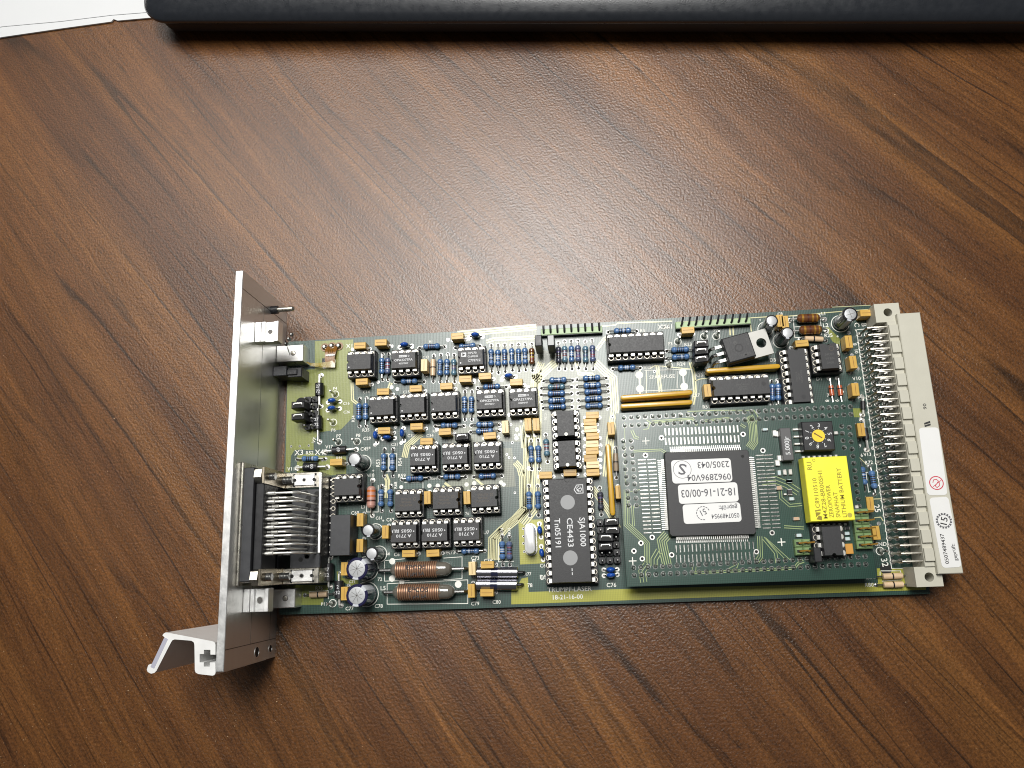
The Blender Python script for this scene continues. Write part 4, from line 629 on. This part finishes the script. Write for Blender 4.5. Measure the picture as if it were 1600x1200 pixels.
for (x1, y1, x2, y2), npin, lean, mt in ((STRIP[0], 9, 0, GRN), (STRIP[1], 10, .9, GRN)):
    mb = MB(); d = math.hypot(x2 - x1, y2 - y1) + 2.4
    mb.box(-d / 2, d / 2, -1.2, 1.2, .2, 2.5, mt, .25); mb.box(-d / 2, d / 2, -1.35, -1.22, .2, 2.3, BLACK)
    st = part(mb, 'angled_pin_strip', ((x1 + x2) / 2, (y1 + y2) / 2, 0), math.atan2(y2 - y1, x2 - x1)); mb = MB()
    for i in range(npin): xx = (i - (npin - 1) / 2) * 2.54; mb.tube([(xx, -.7, 1.4), (xx, -.3, 2.7), (xx + lean * .3, .3, 3.1), (xx + lean, 2.3 + lean * .4, 3.2)], .40, BLACK, 6)
    stuff(mb.build('pins', st))

# rear edge connector -------------------------------------------------------------------
mb = MB()
mb.box(219.0, 226.65, -43.6, 43.1, -2.0, 11.0, BEIGE, .25); mb.box(215.9, 218.99, -41.2, 40.9, .1, 9.6, BEIGE, .15)
con = part(mb, 'edge_connector')
for sy in (1, -1):
    mb = MB(); cx, cy = 216.9, 44.45 * sy - (.1 if sy > 0 else .0); n = 20
    x0, x1, y0, y1 = (212.6, 220.9, 40.9, 47.6) if sy > 0 else (212.6, 220.9, -47.4, -41.2)
    hole = [(cx + 1.45 * math.cos(2 * math.pi * i / n), cy + 1.45 * math.sin(2 * math.pi * i / n)) for i in range(n)]
    out = [(min(x1, max(x0, cx + 9 * math.cos(2 * math.pi * i / n))), min(y1, max(y0, cy + 9 * math.sin(2 * math.pi * i / n)))) for i in range(n)]
    F_ = lambda pts, z: [(q[0], q[1], z) for q in pts]
    mb.loft([F_(hole, .1), F_(out, .1), F_(out, 9.0), F_(hole, 9.0), F_(hole, .1)], BEIGE, False, False)
    mb.disc(cx, cy, .2, 1.5, HOLE, 16); mb.build('mounting_flange', con)
mb = MB(); mb.box(216.0, 218.95, -2.05, 2.05, 9.0, 10.5, BEIGE, .12); tooth = mb.mesh('housing_tooth')
for i in range(14): put('housing_tooth', tooth, con, (0, 37.4 - i * 5.76, 0))
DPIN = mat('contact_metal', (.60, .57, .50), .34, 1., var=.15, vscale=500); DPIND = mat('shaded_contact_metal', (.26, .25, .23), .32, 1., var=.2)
PX = [(209.62, 8.2), (212.16, 5.7), (214.7, 3.2)]; pm_ = []
for px_, z in PX:
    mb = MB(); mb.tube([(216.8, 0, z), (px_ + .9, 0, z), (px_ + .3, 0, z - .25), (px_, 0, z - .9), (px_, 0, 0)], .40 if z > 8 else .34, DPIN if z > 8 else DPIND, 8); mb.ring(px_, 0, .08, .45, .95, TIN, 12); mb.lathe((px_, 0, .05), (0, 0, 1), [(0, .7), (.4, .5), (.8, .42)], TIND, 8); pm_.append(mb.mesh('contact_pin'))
for i in range(32):
    for k in range(3): put('contact_pin', pm_[k], con, (0, 39.42 - i * 2.54, 0))
def sticker(name, q, r, z, parent, mt=LABEL):
    (ax, ay), (bx, by), (cx, cy), (dx, dy) = q; w = (math.hypot(bx - ax, by - ay) + math.hypot(cx - dx, cy - dy)) / 2; h = (math.hypot(dx - ax, dy - ay) + math.hypot(cx - bx, cy - by)) / 2
    ang = math.atan2((by + cy - ay - dy), (bx + cx - ax - dx)); mb = MB(); mb.prism(rrect(-w / 2, w / 2, -h / 2, h / 2, r), -.08, 0, mt)
    return mb, ((ax + bx + cx + dx) / 4, (ay + by + cy + dy) / 4, z), ang, w, h
mb, loc, an, w, h = sticker('label', DLAB1, 1.1, 11.1, con); c = (STAMP[0][0] - loc[0], STAMP[0][1] - loc[1])
mb.ring(*c, .02, 1.95, 2.25, INKR, 28); mb.path([(c[0] - 1.1, c[1] + .1), (c[0] - .8, c[1] + 1.0), (c[0] + .1, c[1] + 1.2), (c[0] + .7, c[1] + .6), (c[0] + .1, c[1] - .2), (c[0] - .5, c[1] - .9), (c[0], c[1] - 1.5), (c[0] + .8, c[1] - .9), (c[0] + .9, c[1] + .2)], .22, .03, INKR); mb.path([(c[0] - 1.2, c[1] - 1.2), (c[0] + 1.6, c[1] + .9)], .18, .035, INKR)
mb.build('inspection_label', con, loc, an)
mb, loc, an, w, h = sticker('label', DLAB2, 1.1, 11.1, con); c = (STAMP[1][0] - loc[0], STAMP[1][1] - loc[1])
for i in range(16):
    a0 = 2 * math.pi * i / 16; mb.ring(*c, .02, 2.0, 2.5, INKG, 3, a0, a0 + .24)
mb.ring(*c, .02, 1.85, 2.02, INKG, 28); mb.text('15', *c, .03, 2.0, INK, math.radians(72), sx=1.1)
mb.text('0507489437', -w / 2 + 1.75, -h / 2 + 5.9, .02, 1.15, INK, math.pi / 2, sx=1.15); mb.text('geprüft:', w / 2 - 1.5, -h / 2 + 4.6, .02, 1.1, INK, math.pi / 2, sx=1.1)
mb.build('serial_label', con, loc, an)
mb = MB(); mb.text('06', *DINTEXT[0], 11.03, 1.1, INK, -math.pi / 2, sx=1.3); q = DINTEXT[1]; mb.prism([(q[0] - 1, q[1] + .3), (q[0] + 1, q[1] + .9), (q[0] + 1, q[1] + .2), (q[0] - 1, q[1] - .3)], 10.9, 11.03, INK); mb.prism([(q[0] - 1, q[1] - .5), (q[0] + 1, q[1] + .0), (q[0] + 1, q[1] - .6), (q[0] - 1, q[1] - 1.1)], 10.9, 11.03, INK)
mb.build('marking', con)

# upper board ---------------------------------------------------------------------------
ZM = 11.0
mx0, mx1, my0, my1 = 121.2, 200.0, -44.2, 13.5
mb = MB(); mb.box(mx0, mx1, my0, my1, ZM - 1.6, ZM, MASKM)
up = part(mb, 'upper_board')
mb = MB()
for yy in (12.2, 9.7, -40.0, -42.5):
    mb.box(mx0 + 1, mx1 - 2, yy - 1.2, yy + 1.2, .3, ZM - 1.7, BLACK)
mb.build('board_spacer', up)
mb = MB()
for pts, n, sp, w in MTRACE:
    for i in range(n): mb.path(offset(pts, (i - (n - 1) / 2) * sp), w, ZM + .04, TRACED)
stuff(mb.build('copper_traces', up))
mb = MB(); rj = random.Random(3)
for x, y in MJOINT:
    if y > my1 - .8 or x > mx1 - .6: continue
    mb.ring(x, y, ZM + .04, .4, .85, TIND, 8)
    mb.lathe((x + rj.uniform(-.1, .1), y + rj.uniform(-.1, .1), ZM), (0, 0, 1), [(0, .8), (.25, .62), (.5, .42), (.9 + rj.uniform(0, .35), .2)], TIND, 7)
stuff(mb.build('solder_joints', up))
mb = MB()
for x1, y1, x2, y2, n, k in MPADROWS:
    for i in range(n):
        t = i / (n - 1); x, y = x1 + (x2 - x1) * t, y1 + (y2 - y1) * t
        hx, hy = ((.27 if y > -20 else .22), 1.25) if k == 'v' else (1.38, .23)
        mb.box(x - hx, x + hx, y - hy, y + hy, ZM, ZM + .16, PINM if k == 'v' and y > -20 else TIN, .1)
for x, y in MCROSS: mb.box(x - 1.25, x + 1.25, y - .16, y + .16, ZM, ZM + .05, SILKM); mb.box(x - .16, x + .16, y - 1.25, y + 1.25, ZM, ZM + .052, SILKM)
for x, y in MHOLES: mb.ring(x, y, ZM + .06, .5, .85, PINM, 16); mb.disc(x, y, ZM + .05, .5, HOLE, 12)
stuff(mb.build('solder_pads', up))
SM = {'cap': SMDC, 'capw': SMDW, 'tin': PINM, 'beige': SMDB, 'black': CHIPM}
for x, y, w, h, k in SMD:
    mb = MB(); w, h = w / 2, h / 2; mb.box(-w, w, -h, h, 0, .8, SM[k], .08)
    if w > h: mb.box(-w - .12, -w * .7, -h - .02, h + .02, -.02, .82, TIN, .08); mb.box(w * .7, w + .12, -h - .02, h + .02, -.02, .82, TIN, .08)
    else: mb.box(-w - .02, w + .02, h * .7, h + .12, -.02, .82, TIN, .08); mb.box(-w - .02, w + .02, -h - .12, -h * .7, -.02, .82, TIN, .08)
    mb.build('surface_mount_part', up, (x, y, ZM))
# processor
qx, qy, qa = 149.95, -15.15, -.016
mb = MB(); H = 14.0; c = 1.3
def oct_(h, z, cc): return [(q[0], q[1], z) for q in ((h - cc, -h), (h, -h + cc), (h, h - cc), (h - cc, h), (-h + cc, h), (-h, h - cc), (-h, -h + cc), (-h + cc, -h))]
mb.loft([oct_(13.5, .35, .5), oct_(14.0, 1.5, .6), oct_(13.62, 3.0, .6)], CHIPM)
mb.ring(11.6, 11.6, 3.02, .5, .72, BLACK, 16); mb.disc(11.6, 11.6, 3.01, .5, HOLE, 14)
cpu = part(mb, 'processor', (qx, qy, ZM), qa, ang=25)
mb = MB()
for s_ in range(4):
    A_ = s_ * math.pi / 2; ca, sa = math.cos(A_), math.sin(A_)
    for i in range(36):
        t = (i - 17.5) * .65; base = len(mb.v)
        mb.box(13.9, 14.9, t - .15, t + .15, 1.35, 1.55, PINM); mb.box(14.75, 14.95, t - .15, t + .15, .2, 1.4, PINM); mb.box(14.9, 15.9, t - .16, t + .16, .03, .25, PINM)
        mb.v[base:] = [(x * ca - y * sa, x * sa + y * ca, z) for x, y, z in mb.v[base:]]
stuff(mb.build('pins', cpu))
def cpu_local(q): 
    ca, sa = math.cos(-qa), math.sin(-qa); return [((x - qx) * ca - (y - qy) * sa, (x - qx) * sa + (y - qy) * ca) for x, y in q]
mb, loc, an, w, h = sticker('l', cpu_local(LAB1), 1.1, 3.09, cpu)
mb.text('2305/043', w / 2 - .6, h / 2 - 2.0, .02, 2.1, INKG, math.pi, 'l', fit=10.3); mb.text('0962896V04', w / 2 - .4, -h / 2 + 1.65, .02, 2.1, INKG, math.pi, 'l', fit=14.2)
mb.ring(-w / 2 + 3.5, .7, .02, 2.85, 3.0, INKG, 30); mb.text('S', -w / 2 + 3.5, .7, .02, 3.6, INKG, math.pi - .2, sx=1.2)
mb.build('paper_label', cpu, loc, an)
mb, loc, an, w, h = sticker('l', cpu_local(LAB2), 1.0, 3.09, cpu); mb.text('18-21-16-00/03', 0, .1, .02, 2.5, INKG, math.pi, fit=17.4); mb.build('paper_label', cpu, loc, an)
mb, loc, an, w, h = sticker('l', cpu_local(LAB3), 1.0, 3.09, cpu); mb.text('geprüft:', w / 2 - .9, 1.5, .02, 1.5, INKG, math.pi, 'l', fit=6.0); mb.text('0507489954', w / 2 - .6, -1.1, .02, 1.5, INKG, math.pi, 'l', fit=8.9)
for i in range(11):
    a0 = .4 + i * .42; mb.ring(-2.8, .1, .02, 2.0, 2.25, INKG, 3, a0, a0 + .3)
mb.text('51', -2.7, .4, .02, 1.9, INKG, math.pi + .4, sx=.9); mb.build('paper_label', cpu, loc, an)
mb = MB(); mb.text('KD', -7.6, 12.2, 3.03, .7, FAINT); mb.build('marking', cpu)
# battery block, oscillator, rotary switch, green headers
bq = BATT; cx = sum(p[0] for p in bq) / 4; cy = sum(p[1] for p in bq) / 4
mb = MB(); hx, hy = 6.85, 10.2
rings = [[(q, w, z) for q, w in ((-hx - g_, -hy - g_), (hx + g_, -hy - g_), (hx + g_, hy + g_), (-hx - g_, hy + g_))] for z, g_ in ((1.6, .1), (6.75, .0), (7.0, -.18))]
mb.loft(rings, YEL); mb.box(-hx + .6, hx - .6, -hy - .6, hy + .6, .5, 1.6, BLACK); bat = part(mb, 'battery_block', (cx, cy, ZM), .0, ang=25)
mb = MB()
for i in range(7):
    for s_ in (1, -1): mb.box(-5.4 + i * 1.75, -4.5 + i * 1.75, min(s_ * 10.2, s_ * 11.5), max(s_ * 10.2, s_ * 11.5), .05, .9, PINM, .1)
stuff(mb.build('pins', bat))
mb = MB(); z = 7.02
for t, xx, y0, ln in (('C89110510', -4.2, -6.0, 9.5), ('M4Z28-BR00SH1', -2.2, -9.4, 15.2), ('ZEROPOWER', -.3, -9.2, 10.3), ('SNAPHAT', 1.7, -9.2, 8.0), ('LITHIUM BATTERY', 3.7, -9.2, 15.6)):
    mb.text(t, xx, y0, z, 1.3, YELD, math.pi / 2, 'l', fit=ln)
mb.prism([(-5.1, -9.5), (-3.4, -9.9), (-3.3, -8.7), (-4.2, -8.3)], z - .02, z, YELD); mb.prism([(-5.1, -8.9), (-4.7, -8.5), (-3.7, -7.9), (-3.5, -7.4), (-5.1, -7.3)], z - .02, z, YELD); mb.path([(-5.2, -6.9), (-3.4, -6.6)], .45, z, YELD)
mb.disc(5.3, -8.6, z, .75, mat('battery_spot', (.42, .36, .05), .5), 18); mb.text('RU', -5.2, 7.5, z, 1.5, YELD, math.pi / 2); mb.ring(-3.6, 9.2, z, .35, .48, YELD, 12); mb.build('marking', bat)
x, y = XTAL[0]; mb = MB(); mb.box(-1.75, 1.75, -5.4, 5.4, .4, 3.2, mat('oscillator_body', (.085, .083, .085), .5, var=.12), .2)
for yy in (3.9, -4.2): mb.box(-2.9, -1.7, yy - .9, yy + .9, .0, .7, PINM, .1)
osc = part(mb, 'oscillator', (x, y, ZM)); mb = MB(); mb.text('5.000Jr', 0, -.5, 3.22, 1.5, PRINT, math.pi / 2, sx=1.0); mb.build('marking', osc)
x, y = ROTSW[0]; mb = MB(); mb.box(-5.0, 5.0, -4.85, 4.85, .4, 4.5, BLACK, .3); sw = part(mb, 'rotary_switch', (x, y, ZM), -.02)
mb = MB(); mb.disc(0, 0, 4.75, 2.05, mat('dial_yellow', (.80, .56, .03), .4), 26, .4); mb.path([(-1.1, .75), (1.1, -.75)], .38, 4.78, mat('dial_slot', (.16, .08, .01), .5)); mb.prism([(-1.5, 1.1), (-.75, .95), (-1.15, .35)], 4.7, 4.785, mat('dial_slot', (.16, .08, .01), .5)); mb.build('dial', sw)
mb = MB()
for k in range(10): a_ = math.radians(190 - 36 * k); mb.text(str(k), 3.75 * math.cos(a_), 3.55 * math.sin(a_), 4.53, 1.25, PRINT, a_ - math.pi / 2); mb.path([(2.25 * math.cos(a_), 2.25 * math.sin(a_)), (2.6 * math.cos(a_), 2.6 * math.sin(a_))], .16, 4.53, PRINT)
mb.build('marking', sw)
mb = MB()
for i in range(4): mb.box(-6.9, -5.0, 3.0 - i * 2.45 - .35, 3.0 - i * 2.45 + .35, .1, .9, PINM, .15)
stuff(mb.build('pins', sw))
def greenhead(x, y, cols, rows):
    mb = MB(); sp = 2.54
    for i in range(cols):
        for j in range(rows): cx, cy = (i - (cols - 1) / 2) * sp, (j - (rows - 1) / 2) * sp; mb.box(cx - 1.22, cx + 1.22, cy - 1.22, cy + 1.22, 0, 2.4, GRND, .35); mb.box(cx - .75, cx + .75, cy - .45, cy + .45, 2.38, 2.43, HOLE)
    g_ = part(mb, 'green_pin_header', (x, y, ZM)); mb = MB()
    for i in range(cols):
        for j in range(rows): cx, cy = (i - (cols - 1) / 2) * sp, (j - (rows - 1) / 2) * sp; mb.tube([(cx, cy, 2.2), (cx + .1, cy, 3.4), (cx + 2.2, cy + .2, 4.0)], .28, GOLDB, 5)
    stuff(mb.build('pins', g_))
greenhead(*GHEAD[0], 2, 2); greenhead(*GHEAD[1], 2, 5)
mb = MB(); mb.box(-1.2, 1.2, -2.4, 2.2, .3, 7.0, BLACK, .25); part(mb, 'jumper', (180.8, -36.2, ZM)); 
x, y = GOLDM[0]; mb = MB(); mb.box(-1.2, 1.2, -1.6, 1.6, .1, 2.6, mat('orange_tantalum', (.55, .27, .05), .4), .12); part(mb, 'tantalum_capacitor', (x, y, ZM))

bat['label'] = 'bright yellow battery block printed LITHIUM BATTERY'; sw['label'] = 'black rotary switch with a yellow dial and white digits'; cpu['label'] = 'large square processor with three white paper labels'
# front panel --------------------------------------------------------------------------------
mb = MB(); mb.box(-4.5, -1.9, -64.2, 64.4, -2.55, 37.4, ALU, .18, ALUB)
pan = part(mb, 'front_panel')
mb = MB()
for z in (3.2, 19.0): mb.box(-1.91, -1.87, -57.9, 57.9, z - .1, z + .1, ALUG)
for y in (58, -58): mb.box(-1.91, -1.865, y - .12, y + .12, -2.4, 37.1, ALUG)
mb.build('groove', pan)
for z, r in ((13.5, 1.6), (2.2, 1.2)):
    mb = MB(); mb.lathe((-1.9, -61.0, z), (1, 0, 0), [(0, r + .35), (.1, r + .3), (.1, r), (.02, r * .98)], ALUB, 18, False); mb.lathe((-1.95, -61, z), (1, 0, 0), [(0, r), (.1, r)], HOLE, 16); mb.build('screw_hole', pan)
mb = MB(); mb.cyl((-1.9, 58.6, 12.5), (.6, 58.6, 12.5), 1.5, BLACK, 12); mb.lathe((.6, 58.6, 12.5), (1, 0, 0), [(0, .95), (5.6, .95), (6.2, .5)], STEEL, 12); mb.build('panel_screw', pan)
# card holders
for sy, yc, yc2 in ((1, 46.0, 43.4), (-1, -44.1, -44.3)):
    hw = 3.65; mb = MB()
    mb.box(-1.85, 0.3, yc - hw, yc + hw, 22.0, 26.0, ALUB, .12); mb.box(.45, 1.9, yc - hw, yc + hw, 22.0, 26.0, ALUB, .12); mb.box(.3, .45, yc - hw, yc + hw, 22.0, 25.4, ALUG)
    mb.box(1.9, 5.0, yc - hw, yc + hw, 22.0, 25.2, ALUB, .1); mb.box(5.0, 6.5, yc - hw, yc + hw, 22.0, 26.0, ALUB, .12)
    mb.disc(3.4, yc, 25.24, .95, ALUG, 16); mb.ring(3.4, yc, 25.28, .85, 1.1, TIN, 16)
    h_ = part(mb, 'card_holder'); mb = MB()
    mb.box(-1.85, 8.4 if sy > 0 else 8.0, yc2 - 3.2, yc2 + 3.2, .1, 6.5, ALUB, .2)
    mb.disc(4.5, yc2, 6.53, 1.0, ALUG, 16); mb.lathe((4.5, yc2, 6.5), (0, 0, 1), [(0, .8), (.15, .75), (.2, .4)], STEEL, 12); mb.build('mounting_block', h_)
# black indicator block
mb = MB(); mb.box(-1.85, 3.2, 34.4, 38.0, 1.0, 9.0, GREYP, .2); mb.box(3.2, 8.6, 33.8, 37.4, .4, 8.0, BLACK, .25); mb.box(3.2, 7.0, 34.6, 36.6, 7.9, 8.6, BLACK, .2); part(mb, 'indicator_housing')
# extractor handle: extruded aluminium profile
mb = MB(); mb.prism(HANDLE, -1.5, 37.0, ALUW); hd = part(mb, 'extractor_handle', ang=30)
mb = MB(); q0, q1 = Vector(HANDLE_S[0]), Vector(HANDLE_S[1]); mb.path([q0, q1], 1.3, 37.06, mat('lilac_insert', (.36, .36, .43), .5), .6); mb.build('label_insert', hd)

# stacked D-shaped connectors behind the panel ---------------------------------------------
mb = MB(); mb.box(-1.85, 2.4, -38.2, -2.0, 17.5, 31.2, BLACK, .2, GREYP); mb.box(2.4, 5.2, -34.6, -5.4, 18.0, 29.5, BLACK, .2); mb.box(-1.85, 4.6, -38.2, -2.0, .4, 14.5, BLACK, .2)
ds = part(mb, 'stacked_connector')
mb = MB(); mb.box(-1.8, -.9, -39.4, -.2, 17.0, 32.0, STEEL, .2); mb.box(-1.8, -.9, -39.4, -.2, 1.0, 14.0, STEEL, .2); mb.build('flange_plate', ds)
mb = MB(); mb.box(7.6, 18.2, -34.6, -7.6, .4, 11.4, GREYP, .25)
for i in range(8): mb.disc(16.6, -9.6 - i * 2.77, 11.45, 1.05, HOLE, 10); mb.disc(13.6, -10.9 - i * 2.77, 11.45, 1.05, HOLE, 10) 
for q in ((10.5, -8.7), (12.6, -8.9), (11.4, -31.6), (13.6, -30.8)): mb.disc(*q, 11.45, .8, HOLE, 10)
mb.build('pin_guide', ds)
mb = MB(); mb.box(17.9, 18.6, -29.5, -2.4, 11.9, 13.0, ALUB); mb.build('shield_strip', ds)
p1 = MB(); p1.tube([(4.5, 0, 27.4), (6.2, 0, 27.4), (6.3, 0, 27.4), (13.4, 0, 27.4), (14.8, 0, 26.8), (15.5, 0, 25.2), (16.6, 0, 11.2)], .40, PINM, 7); p1.lathe((5.4, 0, 27.4), (1, 0, 0), [(0, .4), (.3, .62), (2.6, .62), (2.9, .4)], PINM, 8)
p2 = MB(); p2.tube([(4.5, 0, 24.6), (10.8, 0, 24.6), (12.0, 0, 24.0), (12.6, 0, 22.6), (13.6, 0, 11.2)], .40, PINM, 7); p2.lathe((6.2, 0, 24.6), (1, 0, 0), [(0, .4), (.3, .60), (2.4, .60), (2.7, .4)], PINM, 8)
p3 = MB(); p3.tube([(4.5, 0, 9.6), (8, 0, 9.6)], .5, TIND, 6)
m1, m2, m3 = p1.mesh('contact_pin', 60), p2.mesh('contact_pin', 60), p3.mesh('contact_pin', 60)
for i in range(8): put('contact_pin', m1, ds, (0, -10.3 - i * 2.76, 0))
for i in range(7): put('contact_pin', m2, ds, (0, -11.68 - i * 2.76, .9))
for i in range(8): put('contact_pin', m3, ds, (0, -10.3 - i * 2.76, 0))
for ya, yb in ((-1.9, -7.3), (-34.4, -39.6)):
    mb = MB(); yl, yh = min(ya, yb), max(ya, yb)
    mb.box(4.9, 5.7, yl, yh, .3, 31.0, BRACK, .1); mb.box(5.7, 18.2, yl, yh, 11.6, 12.4, STEEL, .15); mb.box(17.4, 18.2, yl, yh, .2, 11.6, STEEL)
    br = mb.build('side_bracket', ds); ym = (yl + yh) / 2
    mb = MB(); mb.box(8.8, 16.2, ym - 1.9, ym + 1.9, 12.4, 12.9, ALUB, .15); mb.ring(12.4, ym, 12.95, .55, .8, TIN, 12); mb.disc(12.4, ym, 12.92, .55, HOLE, 10)
    for qx_ in (9.1, 15.9): mb.disc(qx_, ym, 12.93, .6, HOLE, 10)
    for qx_ in (8.7, 16.3): mb.box(qx_ - .3, qx_ + .3, ym - 2.2, ym - 1.5, 12.4, 12.7, HOLE); mb.box(qx_ - .3, qx_ + .3, ym + 1.5, ym + 2.2, 12.4, 12.7, HOLE)
    mb.build('nut_plate', ds)
    mb = MB(); prof = []
    for i in range(7): prof += [(i * .5, 1.35), (i * .5 + .25, 1.15)]
    mb.lathe((5.7, ym, 14.6), (1, 0, 0), prof, TIND, 14); mb.lathe((5.7, ym, 26.0), (1, 0, 0), prof[:8], TIND, 14); mb.build('jack_screw', ds)
    mb = MB(); mb.lathe((2.4, ym, 29.2), (1, 0, 0), [(0, 2.6), (2.4, 2.6)], STEEL, 6); mb.lathe((-.9, ym, 29.4), (1, 0, 0), [(0, 1.6), (2.6, 1.6), (2.8, 1.2)], PINM, 14); mb.build('hex_nut', ds)
# socket strip to the right of it
mb = MB(); mb.box(18.3, 20.7, -30.5, -2.6, .2, 2.6, BLACK, .2)
for i in range(11): mb.ring(19.6, -3.9 - i * 2.54, 2.68, .55, .85, SOCKC, 10); mb.disc(19.6, -3.9 - i * 2.54, 2.64, .5, HOLE, 8); mb.cyl((18.8, -3.9 - i * 2.54, 2.5), (18.8, -3.9 - i * 2.54, 3.2), .3, PINM, 6)
part(mb, 'socket_strip')
# film jumper soldered at X1
mb = MB()
path = [(FLEX[1][0], FLEX[1][1] - .2, .7), (FLEX[1][0], FLEX[1][1] - 2.0, 1.6), (FLEX[1][0] - .2, FLEX[1][1] - 5, 2.2), (FLEX[1][0] + .1, FLEX[1][1] - 8.4, 1.6)]
wd = [2.6, 2.2, 1.9, 1.7]
mb.loft([[(x - w, y, z), (x + w, y, z), (x + w, y, z - .12), (x - w, y, z - .12)] for (x, y, z), w in zip(path, wd)], FLEXM)
fx, fy = FLEX[1][0], FLEX[1][1] - 7.0
pth = [(fx + 1.9, fy + 1.2, fy - 1.9, 1.7), (fx - .6, fy + .4, fy - 1.9, 2.3), (fx - 4, fy + .2, fy - 1.6, 2.0), (fx - 7.5, fy + .4, fy - .7, 1.8), (fx - 9.5, fy + 1.2, fy + .9, 2.4)]
mb.loft([[(x, a_, z), (x, b_, z + .25), (x, b_, z + .13), (x, a_, z - .12)] for x, a_, b_, z in pth], FLEXT)
for x, y in FLEX: mb.lathe((x, y, .2), (0, 0, 1), [(0, 1.1), (.7, .95), (1.3, .5)], TIND, 12); mb.disc(x, y, .35, 1.6, FLEXM, 14, .2)
mb.text('ABB', fx + .2, fy + 2.9, 2.45, .9, LABEL); mb.path([(fx - 1.7, fy + 2.9), (fx + 1.9, fy + 2.9)], .5, 2.42, LABEL)
for i in (-1, 0, 1): mb.tube([(fx + i * .8, fy + 6.0, 1.75), (fx + i * .7, fy + 3.6, 2.35)], .1, GOLDB, 4)
part(mb, 'film_ribbon')
mb = MB(); mb.tube([(2.2, 48, 9), (2.6, 45.5, 7.5), (3.6, 41.5, 6), (5.5, 39.3, 4.5), (9, 38.4, 3), (13, 38.7, 2.2), (16, 39.4, 1.6)], .14, BLACK, 5); part(mb, 'thin_wire')
mb = MB(); 
for i in range(3): mb.lathe((2.2 - .2 * i, 52.0 - 2.4 * i, 2 + 2 * i), (0, 0, 1), [(0, .7), (.8, .8), (1.4, .3)], TIND, 8)
stuff(part(mb, 'solder_beads'))
stuff(part(pads, 'solder_pads'))

# ---------------------------------------------------------------- laptop and paper at the far edge of the table
lap = bpy.data.objects.new('laptop', None); sc.collection.objects.link(lap); lap['label'] = 'dark blue-black closed laptop with a rounded corner at the far edge of the table'; lap['category'] = 'laptop'
LA = math.radians(-6.23); lap.location = (-.1748, .1905, 0); lap.rotation_euler = (0, 0, LA)
def slab(pts_fn, layers, mt):
    mb = MB(); mb.loft([[(x, y, z) for x, y in pts_fn(k)] for z, k in layers], mt); return mb
foot = lambda k: rrect(k, 420 - k, k, 260 - k, max(4, 11 - k * .2), 8)
slab(foot, [(2.5, 4.5), (3.5, 2.6), (9.0, 2.2), (10.2, 3.2)], LAPB).build('laptop_base', lap, ang=50)
slab(foot, [(10.3, 2.2), (10.7, .9), (11.6, .1), (12.6, .0), (13.6, .5), (15.2, 3.0), (17.2, 7.0), (19.2, 12.5), (20.6, 20.0), (21.2, 34.0)], LAPT).build('laptop_lid', lap, ang=60)
mb = MB(); mb.box(14, 46, 10, 18, 0, 2.6, LAPB, .3); mb.build('rubber_foot', lap); mb = MB(); mb.box(374, 406, 10, 18, 0, 2.6, LAPB, .3); mb.build('rubber_foot', lap)
# white paper sleeve, its front edge folded over
paper = bpy.data.objects.new('paper_sleeve', None); sc.collection.objects.link(paper); paper['label'] = 'white paper sleeve with a folded lower edge at the top left beside the laptop'; paper['category'] = 'paper'
fp = PAPERQ + [(PAPERQ[-1][0] + 40, PAPERQ[-1][1] + 160), (PAPERQ[0][0] - 60, PAPERQ[0][1] + 180)]
mb = MB(); mb.prism(fp, .25, .9, PAPER); mb.build('back_sheet', paper)
fp = PAPERL + [(PAPERL[-1][0] + 40, PAPERL[-1][1] + 160), (PAPERL[0][0] - 60, PAPERL[0][1] + 180)]
mb = MB(); mb.prism(fp, .92, 1.2, PAPER); mb.build('front_sheet', paper)
# crumbs and dust lying on the table
rd = random.Random(11); mb = MB(); DUST = mat('dust', (.52, .36, .22), .7)
for i in range(330):
    if i < 200: x, y = rd.gauss(-175, 45), rd.gauss(-78, 22)
    else: x, y = rd.uniform(-260, 300), rd.uniform(-110, 185)
    if -118 < x < 122 and -66 < y < 66: continue
    s_ = rd.uniform(.08, .22) * (1.6 if rd.random() < .08 else 1); a = rd.uniform(0, 6.3)
    vs = [(x + s_ * k * math.cos(a + q), y + s_ * .6 * math.sin(a + q), z) for z, k in ((.0, 1), (s_ * .8, .6)) for q in (0, 1.6, 3.1, 4.6)]
    mb.add(vs, [(4, 5, 6, 7), (0, 1, 5, 4), (1, 2, 6, 5), (2, 3, 7, 6), (3, 0, 4, 7)], DUST)
dust = mb.build('dust_specks'); dust['kind'] = 'stuff'; dust['label'] = 'pale dust specks and crumbs scattered on the table top'
